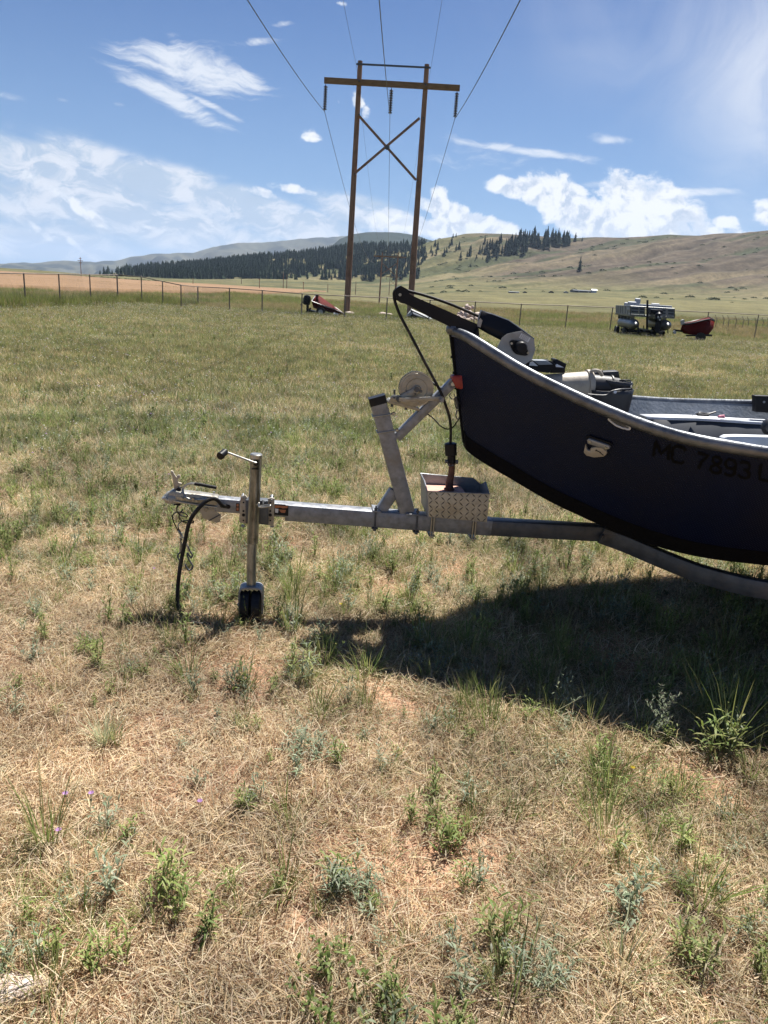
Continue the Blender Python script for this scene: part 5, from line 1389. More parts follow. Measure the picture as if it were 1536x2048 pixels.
# keel coating along the chine and stem guard
linerm = mat('black bed liner coating', (.0022, .0022, .0028), (.004, .004, .005), 30, .8, 0, .5, 120, spec=.15)
for sg in (1, -1):
    b = MB(); st = []
    for i in range(0, NQ):
        a_ = hull(i, 0, sg); c_ = hull(i, .13, sg); o = TN*sg*.004
        st.append([c_+TN*sg*.0005, c_+o, a_+o-UPV*.004, a_-TN*sg*.03-UPV*.006])
    loft(b, st); b.build('chine_strip', linerm, boat)
b = MB(); g0, c0 = hull(0, .98, 1), hull(0, 0, 1)
pts_ = [g0.lerp(c0, t) for t in np.linspace(0, 1, 9)]; st = []
for p in pts_: st.append([p+TU*.05+TN*.014, p-TU*.004+TN*.014, p-TU*.008, p-TU*.004-TN*.014, p+TU*.05-TN*.014])
loft(b, st); b.build('stem_guard', linerm, boat)
b = MB()
for f_ in (.22, .36, .5):
    p = g0.lerp(c0, f_); b.disc(p-TU*.006, TU, .006, .014, 8)
b.build('stem_bolt', blackm, boat)

HG = None
def find(px, py, hi=1.0):
    """station and height on the near hull side under a photo point"""
    best = None
    tgt = Vector((px, py))
    global HG
    if HG is None:
        HI = np.linspace(0, 80, 161); HV = np.linspace(0, 1, 41); HG = (HI, HV, np.array([[tuple(proj(hull(i, v, 1))) for v in HV] for i in HI]))
    dd_ = np.hypot(HG[2][..., 0]-px, HG[2][..., 1]-py); k_ = np.unravel_index(dd_.argmin(), dd_.shape); i0, v0 = float(HG[0][k_[0]]), float(HG[1][k_[1]]); best = (float(dd_.min()), i0, v0)
    for i in np.linspace(i0-.5, i0+.5, 11):
        for v in np.linspace(v0-.03, v0+.03, 13):
            q_ = proj(hull(i, min(max(v, 0), 1), 1)); e = (q_-tgt).length
            if e < best[0]: best = (e, i, v)
    return best[1], best[2]
def proj(p):
    d = p-CAM; xu = d.x; yu = -(d.dot(UP)); f = d.dot(FW); xu, yu = xu/f*F, yu/f*F
    return Vector((768+xu*cr-yu*sr, 1024+xu*sr+yu*cr))
def hpoint(i, v, off=0.0):
    p = hull(i, v, 1); du = (hull(i+.5, v, 1)-hull(i-.5, v, 1)); dv = hull(i, min(v+.02, 1.), 1)-hull(i, v-.02, 1)
    n_ = du.cross(dv).normalized()
    if n_.dot(TN) < 0: n_ = -n_
    return p+n_*off, du.normalized(), dv.normalized(), n_
# registration letters laid on the hull side, built from strokes
letm = mat('black vinyl lettering', (.0015, .0015, .0018), (.0025, .0025, .0025), 30, .8, spec=.15)
GL = {'M': [[(0, 0), (0, 1), (.5, .25), (1, 1), (1, 0)]], 'C': [[(1, .82), (.8, 1), (.2, 1), (0, .8), (0, .2), (.2, 0), (.8, 0), (1, .18)]],
      '7': [[(0, 1), (1, 1), (.45, .5), (.3, 0)]], '8': [[(.5, .52), (.12, .68), (.12, .88), (.3, 1), (.7, 1), (.88, .88), (.88, .68), (.5, .52), (.05, .34), (.05, .12), (.28, 0), (.72, 0), (.95, .12), (.95, .34), (.5, .52)]],
      '9': [[(.08, .08), (.3, 0), (.7, 0), (.95, .2), (.95, .8), (.75, 1), (.25, 1), (.05, .82), (.05, .62), (.25, .45), (.75, .45), (.95, .6)]],
      '3': [[(.05, .86), (.25, 1), (.75, 1), (.95, .86), (.95, .66), (.7, .52), (.4, .52)], [(.7, .52), (.97, .36), (.97, .14), (.75, 0), (.25, 0), (.03, .14)]], 'L': [[(0, 1), (0, 0), (1, 0)]]}
def letter(ch, x, y, w, h=31):
    """lower left corner of the character seen at (x, y); it leans with the hull"""
    b = MB(); sw = 2.9
    for ln in GL[ch]:
        P2 = [Vector((x + u_*w + v_*4.5, y + u_*w*.24 - v_*h)) for u_, v_ in ln]
        fine = []
        for a_, b_ in zip(P2[:-1], P2[1:]):
            m_ = max(1, int((b_-a_).length/6)); fine += [a_.lerp(b_, t/m_) for t in range(m_)]
        fine.append(P2[-1]); st = []
        for i, p_ in enumerate(fine):
            d_ = (fine[min(i+1, len(fine)-1)]-fine[max(i-1, 0)]).normalized(); n_ = Vector((-d_.y, d_.x))*sw
            row_ = []
            for q_ in (p_+n_, p_-n_):
                ii, vv = find(q_.x, q_.y); row_.append(hpoint(ii, vv, .0035)[0])
            st.append(row_)
        loft(b, st)
    b.build('letter', letm, boat, smooth=False)
for ch, x, y, w in (('M', 1307, 912, 29), ('C', 1343, 921, 25), ('7', 1391, 936, 22), ('8', 1419, 942, 22), ('9', 1447, 947, 22), ('3', 1475, 952, 22), ('L', 1518, 957, 22)):
    letter(ch, x, y, w)

def on_hull(b, poly, th, off=.0):
    pts_ = []; n0 = None
    for x, y in poly:
        i, v = find(x, y); p, u_, w_, n_ = hpoint(i, v, off); pts_.append(p); n0 = n_ if n0 is None else n0
    return b.prism(pts_, n0*th), n0, pts_
# navigation light bracket and shell shaped cover
b = MB(); _, n0, _p = on_hull(b, [(1177, 877), (1181, 874), (1220, 887), (1223, 893), (1217, 895), (1179, 883)], .022); nav = b.build('light_bracket', alu, boat, bevel=.002)
b = MB(); _, n0, _p = on_hull(b, [(1174, 872), (1180, 869), (1224, 884), (1225, 889), (1220, 888), (1180, 875)], .012); b.build('bracket_plate', blackm, nav)
b = MB()
for x, y in ((1183, 879), (1215, 890.5)):
    i, v = find(x, y); p, u_, w_, n_ = hpoint(i, v, .023); b.disc(p, n_, .006, .004, 10)
b.build('screw', zinc, nav)
b = MB(); _, n0, _p = on_hull(b, [(1173, 886), (1176, 897), (1183, 898), (1184, 893), (1194, 891), (1206, 893), (1215, 900), (1216, 906), (1209, 911), (1190, 912), (1176, 909), (1170, 902)], .018); b.build('light_cover', creamp, nav, bevel=.004)
b = MB()
for k_ in range(6):
    x, y = 1194+k_*2.6, 896.5+k_*1.0+(k_*k_)*.12; i, v = find(x, y); p, u_, w_, n_ = hpoint(i, v, .0185)
    ang = R(60-k_*18); d_ = u_*math.cos(ang)+w_*math.sin(ang); b.beam(p-d_*.005, p+d_*.005, n_, .002, .003)
b.build('rib', blackm, nav)
# bright handle cut under the gunwale
i0, v0 = find(1240, 846)
ring = []
cx, cy = 1239.5, 846.5
for a in np.linspace(0, 2*math.pi, 28, endpoint=False):
    ex_, ey_ = 23.5*math.cos(a), 5.2*math.sin(a)
    th = R(25.5); X_, Y_ = cx+ex_*math.cos(th)-ey_*math.sin(th), cy+ex_*math.sin(th)+ey_*math.cos(th)
    i, v = find(X_, Y_); p, *_ = hpoint(i, min(v, .99), .006); ring.append(p)
b = MB(); b.tube(ring, .0042, 8, closed=True); rg = b.build('hand_hold', whitep, boat)
b = MB(); b.add(ring, [tuple(range(len(ring)))]); b.build('hand_hold_plate', galv_dull, rg)

# ---- anchor arm and drum on the bow deck
b = MB(); ext(b, [(790, 580), (797, 573.5), (802, 571.5), (816, 579), (819, 588), (835, 596), (870, 611), (900, 624), (930, 638), (954, 648), (957, 665), (960, 684), (946, 676), (925, 666), (905, 655.5), (860, 634), (812, 608), (803, 606), (793, 598)], -.028, .028); armb = b.build('anchor_arm', blackm, boat, smooth=False)
b = MB(); b.disc(S(800, 589.5, .031), TN, .0065, .008, 12); b.build('axle_bolt', zinc, armb)
b = MB(); b.lathe(S(798, 588, -.022), TN, [(0, .030), (.008, .020), (.036, .020), (.044, .030)], 20); b.build('roller', blackp, armb)
b = MB(); ext(b, [(946, 676), (957, 655), (961, 684), (975, 706), (955, 694)], -.05, .05); b.build('arm_foot', blackm, armb)
# hood: bent channel
b = MB(); outer = [(961, 620), (985, 627), (1017, 639), (1042, 656), (1069, 677)]; lower = [(955, 655), (975, 667), (1001, 680), (1030, 690), (1064, 690)]
st = []
for (x, y), (x2, y2) in zip(outer, lower):
    st.append([S(x2, y2, .02), S(x2*.6+x*.4-1, y2*.6+y*.4, .018), S(x, y, .0)-UPV*.004, S(x, y, -.02), S(x, y, -.13), S(x, y, -.15)-UPV*.012, S(x2, y2, -.15)])
loft(b, st); hood = solid(b.build('rope_hood', blackm, boat), .004)
b = MB(); b.tube([S(962, 620.5, .0), S(957, 636, .018), S(955.5, 654, .022)], .0035, 6); b.tube([S(962, 620.5, 0), S(962, 620.5, -.14)], .003, 6); b.build('hood_edge', alu, hood)
b = MB(); ext(b, [(955, 645), (961, 636), (965, 641), (961, 655), (955, 652)], .022, .026); b.build('hood_tab', alu, hood)
drp = [(1014, 668), (1029, 664.5), (1044, 662), (1068, 678.5), (1070.5, 700), (1064, 719), (1046, 732), (1036, 733), (985, 706), (993, 698), (1004, 676)]
b = MB(); ext(b, drp, .045, .05); drum = b.build('drum_plate', alu, boat, smooth=False)
b = MB(); ext(b, drp, -.075, -.07); b.build('drum_plate', alu, boat, bevel=.001)
b = MB(); b.disc(S(1036, 696, -.01), TN, .055, .10, 24); b.build('rope_drum', blackp, drum)
b = MB(); th = R(38); pr_ = []
for a in np.linspace(0, 2*math.pi, 32, endpoint=False):
    r_ = 21 if False else (13.5 + 8.5*abs(math.cos(a))**3)
    ex_, ey_ = r_*math.cos(a), min(13.5, r_)*math.sin(a)
    pr_.append((1038.5+ex_*math.cos(th)-ey_*math.sin(th), 696+ex_*math.sin(th)+ey_*math.cos(th)))
ext(b, pr_, .05, .058); fl = b.build('bearing_flange', blackp, drum, smooth=False)
b = MB(); c = S(1040, 694.5, .058); b.lathe(c, TN, [(0, .030), (.01, .0285), (.03, .026), (.034, .022), (.035, .012)], 24); b.build('knob', blackp, fl)
b = MB()
for x, y in ((1023, 687), (1056, 706)): b.disc(S(x, y, .06), TN, .006, .006, 6)
b.build('bolt', zinc, fl)
b = MB(); lp = [(1043, 666.5), (1061, 676), (1056, 685), (1038, 675)]; ext(b, lp, .05, .0512); lb_ = b.build('sticker', labelw, drum)
b = MB()
for r_ in range(4):
    for k_ in range(5):
        u0 = .08+k_*.17; u1 = u0+.12; v_ = .15+r_*.22
        P_ = [Vector(q_) for q_ in lp]
        A_ = P_[0].lerp(P_[1], u0).lerp(P_[3].lerp(P_[2], u0), v_); B_ = P_[0].lerp(P_[1], u1).lerp(P_[3].lerp(P_[2], u1), v_)
        b.beam(S(A_.x, A_.y, .0518), S(B_.x, B_.y, .0518), TN, .001, .0016)
b.build('print', paneld, lb_)
# tray
b = MB(); ext(b, [(1056, 728), (1061, 722), (1100, 721), (1110, 726), (1109, 718), (1114, 718), (1133, 728), (1132, 733), (1131, 738), (1103, 737), (1098, 746), (1060, 742)], -.05, .01); try_ = b.build('foot_tray', blackm, boat, bevel=.002)
b = MB(); ext(b, [(1060, 724.5), (1066, 723), (1076, 732), (1058, 731)], .01, .012); ext(b, [(1111, 730), (1114, 728), (1128, 735), (1112, 734)], .01, .012); b.build('tray_bracket', whitep, try_)
b = MB(); ext(b, [(1066, 720.5), (1093, 721), (1106, 729), (1078, 730)], -.05, .014); b.build('tray_pad', panelm, try_, bevel=.002)
b = MB(); ext(b, [(1101, 737), (1130, 738), (1130, 746), (1101, 746)], -.03, -.01); b.build('tray_stem', blackm, try_)
# ---- bundle of moulded seat shells behind the drum
b = MB(); c0, c1 = S(1092, 771, -.02), S(1176, 769, -.02); d = c1-c0
b.lathe(c0, d, [(-.02, .045), (0, .052), (d.length*.5, .057), (d.length, .062), (d.length+.01, .064)], 28)
seat = b.build('folded_seat', tanp, boat)
b = MB(); b.lathe(c1, d, [(-.012, .062), (-.010, .070), (.004, .071), (.014, .066), (.016, .058)], 28); b.build('rim', tanp, seat)
b = MB(); b.tube(SP([(1178, 748, .0), (1186, 741, .02), (1198, 742, .03), (1204, 751, .02)]), .008, 8); b.build('strap_loop', tanp, seat)
b = MB(); c2 = S(1184, 770, -.02); c3 = S(1218, 772, -.02); b.lathe(c2, c3-c2, [(0, .050), ((c3-c2).length, .047), ((c3-c2).length+.002, .053), ((c3-c2).length+.008, .053), ((c3-c2).length+.009, .044), ((c3-c2).length+.045, .040), ((c3-c2).length+.05, .03)], 26); b.build('inner_shell', charp, seat)
def shell(name, poly_top, poly_bot, t0, t1, m_, th=.004):
    """open bucket: rim outline above, narrower outline below"""
    b = MB(); st = []
    n = 22
    (xa, ya), (xb, yb) = poly_top; (xc, yc), (xd, yd) = poly_bot
    for v in np.linspace(0, 1, 7):
        ring_ = []
        x0, y0 = xa+(xc-xa)*v, ya+(yc-ya)*v; x1, y1 = xb+(xd-xb)*v, yb+(yd-yb)*v
        pa, pb = S(x0, y0, (t0+t1)/2), S(x1, y1, (t0+t1)/2); c = (pa+pb)/2; h_ = (pb-pa)/2; wd = (t1-t0)/2*(1-.35*v*v)
        for a in np.linspace(0, 2*math.pi, n, endpoint=False):
            ca, sa_ = math.cos(a), math.sin(a); sx = math.copysign(abs(ca)**.7, ca); sy = math.copysign(abs(sa_)**.7, sa_)
            ring_.append(c + h_*sx + TN*wd*sy)
        st.append(ring_)
    loft(b, st, True); b.add(st[-1], [tuple(range(n))]); o = b.build(name, m_, seat); solid(o, th); return o
shell('seat_bucket', ((1170, 778), (1262, 776)), ((1196, 830), (1250, 832)), -.11, .09, charp)
shell('seat_bucket', ((1200, 757), (1262, 764)), ((1215, 800), (1255, 806)), -.10, .04, charp)
b = MB(); b.tube(SP([(1176, 789, .10), (1200, 791, .105), (1214, 790, .105), (1222, 783, .10), (1240, 779, .095), (1261, 778, .06)]), .0042, 8); b.tube(SP([(1236, 761, .0), (1252, 760, .02), (1262, 763, .0), (1262, 776, .05)]), .0032, 8); b.build('shell_rim', charp, seat)
b = MB(); b.disc(S(1230, 784, .10), TN, .007, .008, 12); b.build('rivet', whitep, seat)
b = MB(); ext(b, [(1190, 746), (1200, 741), (1206, 740), (1206, 744), (1238, 742), (1240, 757), (1228, 757), (1190, 752)], -.10, -.04); b.build('seat_back', charp, seat, bevel=.004)

# ---- far side fittings
sF = None
def FS(px, py, t): return S(px, py, t)
# side tray along the far wall
tq = -.62
pts_t = [FS(1300, 829, tq), FS(1380, 838, tq), FS(1450, 843, tq), FS(1536, 850, tq)]
zt = pts_t[1].z
s0, s1 = sil(FS(1295, 833, tq)), sil(FS(1536, 850, tq))+1.4
b = MB(); st = []
for s_ in np.linspace(s0, s1, 14):
    i_s = min(range(NQ), key=lambda i: abs(GR[i][0]-s_)); z_ = float(np.interp(s_, [sil(pts_t[1]), sil(pts_t[3])], [pts_t[1].z, pts_t[3].z]))
    vv = (z_-CR[i_s][2])/(GR[i_s][2]-CR[i_s][2]); tw = -(CR[i_s][1]*(1-vv)+GR[i_s][1]*vv)+.02
    ti = min(tq, tw+.13)
    st.append([W(s_, tw, z_), W(s_, ti, z_), W(s_, ti, z_-.014), W(s_, ti-.02, z_-.014)])
loft(b, st); solid(b.build('side_tray', whitep, boat), .006)
b = MB(); st2 = [[r_[3]+TN*.010, r_[3]+TN*.02-UPV*.45] for r_ in st]; loft(b, st2); solid(b.build('tray_front', paneld, boat), .006)
# floor deck
b = MB(); st = []
for i in range(12, NQ, 3):
    vv = .16; t_ = CR[i][1]*(1-vv)+GR[i][1]*vv-.02; z_ = CR[i][2]*(1-vv)+GR[i][2]*vv; s_ = CR[i][0]*(1-vv)+GR[i][0]*vv
    st.append([W(s_, t_, z_), W(s_, -t_, z_)])
loft(b, st); solid(b.build('floor', charp, boat), .01)
# pale seat edge and black box at the right edge of the frame
b = MB(); ext(b, [(1446, 876), (1456, 872), (1480, 871.5), (1536, 873), (1640, 877), (1640, 912), (1536, 905), (1452, 892)], .33, .38); b.build('seat_base', whitep, boat, bevel=.012)
b = MB(); ext(b, [(1529, 856), (1537, 843), (1546, 838), (1640, 842), (1640, 880), (1536, 872)], .27, .32); b.build('seat_cushion', charp, boat, bevel=.015)
b = MB(); tb = -.80; ext(b, [(1510, 791), (1600, 794), (1600, 830), (1511, 824)], tb-.04, tb); blk = b.build('oar_lock_block', blackp, boat, bevel=.004)
b = MB(); b.disc(S(1528, 804, tb+.002), TN, .007, .006, 10); b.build('screw', alu, blk)
# small things lying on the tray
def zt_at(px, py): return FS(px, py, tq-.04)
def thing_mesh(b, name, m_, lab, cat, at_):
    r_ = empty(name, at_, lab, cat); o = b.build('body', m_, r_); return r_
c = zt_at(1405, 833)
b = MB(); b.tube(smoothpath([c+TU*-.04+UPV*.008, c+TU*-.02+UPV*.022, c+TU*.02+UPV*.018, c+TU*.05+UPV*.022, c+TU*.07+UPV*.03], 4), [.004]*17, 6)
b.beam(c+TU*-.035+UPV*.010, c+TU*.03+UPV*.010, TN, .03, .012, .003); b.tube([c+TU*.03+UPV*.014, c+TU*.075+UPV*.03], .006, 6)
o = b.build('fishing_pliers', charp); tag(o, 'small dark pliers lying on the white side tray inside the boat', 'pliers')
c = zt_at(1441, 836)
b = MB(); b.beam(c+TU*-.015+UPV*.006, c+TU*.022+UPV*.006, TN, .015, .010, .003); b.tube([c+TU*-.012+UPV*.012, c+TU*.02+UPV*.016], .004, 6)
o = b.build('fishing_lure', mat('pink plastic', (.62, .10, .20), (.7, .16, .28), 30, .5)); tag(o, 'tiny bright pink lure on the white side tray inside the boat', 'lure')
b = MB(); b.tube(SP([(1383, 834, tq-.03), (1388, 828, tq-.03), (1393, 824, tq-.03)]), .0015, 5); b.tube(SP([(1440, 838, tq-.04), (1460, 839.5, tq-.04), (1480, 841, tq-.04), (1500, 840.5, tq-.04)]), .0018, 5); o = b.build('fishing_line', whitep); tag(o, 'loose pale fishing line straggling along the white side tray', 'fishing line')

# ------------------------------------------------------------------ grasses and weeds
def plant_mat(name, transl=.35, vary=.35):
    m, n, l = new_mat(name); out = n.new('ShaderNodeOutputMaterial')
    a = n.new('ShaderNodeAttribute'); a.attribute_name = 'tint'
    g = n.new('ShaderNodeNewGeometry'); no = n.new('ShaderNodeTexNoise'); l.new(g.outputs['Position'], no.inputs['Vector']); no.inputs['Scale'].default_value = 1.7; no.inputs['Detail'].default_value = 3
    mr = n.new('ShaderNodeMapRange'); l.new(no.outputs['Fac'], mr.inputs[0]); mr.inputs[1].default_value = .3; mr.inputs[2].default_value = .7; mr.inputs[3].default_value = 1-vary; mr.inputs[4].default_value = 1+vary*.6
    oi = n.new('ShaderNodeObjectInfo')
    vm = n.new('ShaderNodeVectorMath'); vm.operation = 'SCALE'; l.new(a.outputs['Color'], vm.inputs[0]); l.new(mr.outputs[0], vm.inputs['Scale'])
    b = n.new('ShaderNodeBsdfPrincipled'); b.inputs['Roughness'].default_value = .55; b.inputs['Specular IOR Level'].default_value = .25; l.new(vm.outputs[0], b.inputs['Base Color'])
    t = n.new('ShaderNodeBsdfTranslucent'); l.new(vm.outputs[0], t.inputs[0])
    mx = n.new('ShaderNodeMixShader'); mx.inputs[0].default_value = transl; l.new(b.outputs[0], mx.inputs[1]); l.new(t.outputs[0], mx.inputs[2]); l.new(mx.outputs[0], out.inputs[0])
    return m
plantm = plant_mat('grass blades', .42, .42)
class PB:
    """plant builder: blades and leaves with a tint per vertex"""
    def __init__(s): s.v = []; s.f = []; s.c = []
    def strip(s, pts, w, col, side=None, taper=True, flat=False):
        n = len(pts); o = len(s.v)
        for i, p in enumerate(pts):
            d = (pts[min(i+1, n-1)]-pts[max(i-1, 0)])
            sd_ = side if side is not None else d.cross(Vector((0, 0, 1)))
            if sd_.length < 1e-6: sd_ = Vector((1, 0, 0))
            sd_ = sd_.normalized()
            k = 1.0
            if taper == 'leaf': k = [.15, 1, .75, 0][min(i, 3)] if n == 4 else math.sin(math.pi*(i+.25)/(n+.1))
            elif taper: k = 1-.75*(i/(n-1)) if i < n-1 else 0
            if i == n-1 and taper: s.v.append(p); s.c.append(col)
            else: s.v += [p-sd_*w*k/2, p+sd_*w*k/2]; s.c += [col, col]
        for i in range(n-1):
            a = o+2*i
            if i == n-2 and taper: s.f.append((a, a+1, a+2))
            else: s.f.append((a, a+1, a+3, a+2))
    def mesh(s, name, m=None):
        me = bpy.data.meshes.new(name); me.from_pydata([tuple(p) for p in s.v], [], s.f)
        at = me.color_attributes.new('tint', 'FLOAT_COLOR', 'POINT')
        at.data.foreach_set('color', np.array([(*c, 1) for c in s.c], np.float32).ravel())
        me.materials.append(m or plantm); me.shade_smooth(); return me
STRAW = [(.60, .47, .29), (.66, .54, .36), (.52, .385, .22), (.70, .60, .43), (.40, .26, .15), (.62, .51, .34), (.56, .47, .33), (.20, .12, .07)]
GREEN = [(.17, .225, .055), (.21, .26, .075), (.125, .18, .045), (.25, .285, .095), (.30, .31, .12)]
SAGE = [(.22, .265, .165), (.27, .31, .205), (.17, .215, .13), (.31, .34, .24)]
OLIVE = [(.235, .235, .10), (.19, .205, .08), (.30, .275, .135), (.15, .175, .065), (.36, .31, .18)]
def jit(r, c, a=.15):
    k = r.uniform(1-a, 1+a); return tuple(min(1, q_*k*r.uniform(.95, 1.05)) for q_ in c)
def blade(pb, r, p, L_, el, az, w, col, droop=.5, seg=2, wig=.0):
    pts_ = [p.copy()]; d_el = el; cur = p.copy(); azz = az
    for i in range(seg):
        st_ = L_/seg
        cur = cur + Vector((math.cos(azz)*math.cos(d_el), math.sin(azz)*math.cos(d_el), math.sin(d_el)))*st_
        if cur.z < .002: cur.z = .002
        pts_.append(cur.copy()); d_el -= droop/seg*r.uniform(.5, 1.5); azz += r.uniform(-wig, wig)
    tw = r.uniform(-.6, .6); sd_ = Vector((-math.sin(az)*math.cos(tw), math.cos(az)*math.cos(tw), math.sin(tw)))
    pb.strip(pts_, w, col, side=sd_)
def straw_mat_mesh(seed, n=300, R_=.20, pal=STRAW, l0=.03, l1=.115, w=.0024, e0_=-.02, e1_=.45, comb=None, h=.03):
    r = random.Random(seed); pb = PB(); pref = r.uniform(0, 6.28)
    for i in range(n):
        a, q_ = r.uniform(0, 6.28), R_*math.sqrt(r.random())
        az = pref + r.gauss(0, .9) if r.random() < .55 else r.uniform(0, 6.28)
        p = Vector((math.cos(a)*q_, math.sin(a)*q_, r.uniform(0, h)))
        el = r.uniform(e0_, e1_) if r.random() < .82 else r.uniform(.5, 1.2)
        blade(pb, r, p, r.uniform(l0, l1)*(1 if el < .5 else .7), el, az, w*r.uniform(.6, 1.4), jit(r, r.choice(pal)), r.uniform(.1, 1.0), 3, .35)
    return pb.mesh('straw_mat')
def tuft_mesh(seed, n, pal, l0, l1, w, e0_=.7, e1_=1.5, droop=.8, R_=.02, seg=3, nm='grass_tuft'):
    r = random.Random(seed); pb = PB()
    for i in range(n):
        a = r.uniform(0, 6.28); q_ = R_*math.sqrt(r.random()); p = Vector((math.cos(a)*q_, math.sin(a)*q_, 0))
        blade(pb, r, p, r.uniform(l0, l1), r.uniform(e0_, e1_), a+r.uniform(-.7, .7), w*r.uniform(.7, 1.3), jit(r, r.choice(pal)), r.uniform(.2, 1)*droop, seg, .15)
    return pb.mesh(nm)
def leafy(pb, r, p, H, pal, stems=4, leaf=.035, lw=.008, spread=.35, nl=12, stemc=(.20, .20, .10), up=1.0, branch=0):
    for s_ in range(stems):
        az = r.uniform(0, 6.28); el = math.pi/2 - r.uniform(0, spread); h_ = H*r.uniform(.65, 1.05)
        pts_ = [p.copy()]; cur = p.copy(); e = el
        for i in range(4):
            cur = cur + Vector((math.cos(az)*math.cos(e), math.sin(az)*math.cos(e), math.sin(e)))*h_/4; e -= r.uniform(-.12, .2); az += r.uniform(-.2, .2); pts_.append(cur.copy())
        pb.strip(pts_, .0028, jit(r, stemc), taper=True)
        for j in range(nl):
            f_ = (j+.6)/nl*3.999; k = int(f_); q_ = pts_[k].lerp(pts_[k+1], f_-k); la = j*2.4+r.uniform(-.5, .5); le = r.uniform(-.1, up+.3)
            ll = leaf*r.uniform(.7, 1.25)*(1.1-.5*j/nl); d = Vector((math.cos(la)*math.cos(le), math.sin(la)*math.cos(le), math.sin(le)))
            sd_ = d.cross(Vector((0, 0, 1))).normalized(); c_ = jit(r, r.choice(pal), .2)
            pb.strip([q_, q_+d*ll*.35+Vector((0, 0, .002)), q_+d*ll*.7, q_+d*ll-Vector((0, 0, ll*.18))], lw*r.uniform(.7, 1.2), c_, side=sd_, taper='leaf')
def leafy_mesh(seed, H, pal, **k):
    r = random.Random(seed); pb = PB(); leafy(pb, r, Vector((0, 0, 0)), H, pal, **k); return pb.mesh('leafy_weed')
def mixed_mat(seed, n, R_, pal_mix, l0, l1, w, e0_=.3, e1_=1.4, nm='turf'):
    r = random.Random(seed); pb = PB(); pals = [p for p, _ in pal_mix]; ws = [q_ for _, q_ in pal_mix]
    cl = [(r.uniform(-R_, R_), r.uniform(-R_, R_), r.choices(pals, ws)[0]) for _ in range(max(6, n//16))]
    for i in range(n):
        cx_, cy_, pal = r.choice(cl); s_ = R_*.11
        p = Vector((cx_+r.gauss(0, s_), cy_+r.gauss(0, s_), 0))
        blade(pb, r, p, r.uniform(l0, l1), r.uniform(e0_, e1_), r.uniform(0, 6.28), w*r.uniform(.6, 1.4), jit(r, r.choice(pal), .22), r.uniform(.1, .9), 2, .2)
    return pb.mesh(nm)
def P_(me): return bpy.data.objects.new(me.name, me)

near = []; near_pts = []
near += [P_(straw_mat_mesh(500+i, 420, .20)) for i in range(5)]                                              # 0-4 straw mats
near += [P_(straw_mat_mesh(510+i, 260, .20, OLIVE+STRAW[:4], .03, .12, .0028, .0, .9)) for i in range(3)]     # 5-7 olive mats
near += [P_(tuft_mesh(520+i, 60, STRAW, .04, .13, .0024, .4, 1.5, .9, .05)) for i in range(3)]               # 8-10 dry tufts
near += [P_(tuft_mesh(530+i, 46, GREEN+OLIVE[:2], .06, .19, .0036, .7, 1.5, .8, .03)) for i in range(3)]     # 11-13 green tufts
near += [P_(leafy_mesh(540+i, .13+.02*i, GREEN, stems=5, leaf=.040, lw=.0058, nl=14)) for i in range(3)]            # 14-16 green weeds
near += [P_(leafy_mesh(550+i, .12+.02*i, SAGE, stems=6, leaf=.034, lw=.0052, spread=.7)) for i in range(3)]  # 17-19 sage weeds
near += [P_(straw_mat_mesh(560+i, 210, .18, [STRAW[4], STRAW[7], STRAW[2], (.16, .085, .05)], .04, .12, .0022, 0, .5)) for i in range(2)]   # 20-21 brown litter
near += [P_(straw_mat_mesh(570+i, 520, .19, STRAW, .012, .05, .0026, 0, .5)) for i in range(2)]   # 22-23 short broken stems
for i, o_ in enumerate(near): o_.name = 'near_%02d' % i
rg_ = random.Random(42)
def wedge(r0, r1, ha=R(37)):
    r = math.sqrt(rg_.uniform(r0*r0, r1*r1)); a = rg_.uniform(-ha, ha); return r*math.sin(a), r*math.cos(a), r
def addp(x, y, idx, s, tall=1.0, dz=0.0):
    near_pts.append((x, y, dz, rg_.uniform(0, 6.283), s, idx, s*tall))
nmat = 5200
XY = [wedge(1.0, 7.5) for _ in range(nmat)]
xa_ = np.array([p[0] for p in XY]); ya_ = np.array([p[1] for p in XY]); ga = greenness(xa_, ya_); ba = bareness(xa_, ya_)
for (x, y, r), g, bb in zip(XY, ga, ba):
    if bb > .45 and rg_.random() < .66: continue
    if r > 4.5 and rg_.random() < .25: continue
    u = rg_.random()
    if u < g*.9: idx = 5+rg_.randrange(3)
    elif u > .92: idx = 20+rg_.randrange(2)
    elif u > .62: idx = 22+rg_.randrange(2)
    else: idx = rg_.randrange(5)
    addp(x, y, idx, rg_.uniform(.75, 1.15)*(1+max(0, r-4)*.09), rg_.uniform(.7, 1.5))
XY = [wedge(1.0, 9) for _ in range(15000)]
xa_ = np.array([p[0] for p in XY]); ya_ = np.array([p[1] for p in XY]); ga = greenness(xa_, ya_); ba = bareness(xa_, ya_); cl_ = fbm(xa_/.28, ya_/.28, 611, 2)
for (x, y, r), g, bb, c_ in zip(XY, ga, ba, cl_):
    u = rg_.random()
    if bb > .5 and u > .2: continue
    w_ = g*g*2.6+.46
    if u < w_*(.3+1.4*(c_ > .52))*(.62 if r < 3.2 else .85):
        v = rg_.random(); s = rg_.uniform(.3, 1.0) if rg_.random() < .85 else rg_.uniform(1.0, 1.3)
        if v < .38: idx = 11+rg_.randrange(3)
        elif v < .72: idx = 14+rg_.randrange(3)
        else: idx = 17+rg_.randrange(3)
        if g < .35 and rg_.random() < .5: s *= .7
        addp(x, y, idx, s, rg_.uniform(.8, 1.3))
    elif u > .58: addp(x, y, 8+rg_.randrange(3), rg_.uniform(.5, 1.2), rg_.uniform(.5, 1.2))
a = np.array([p[:2] for p in near_pts]); zh = height(a[:, 0], a[:, 1])
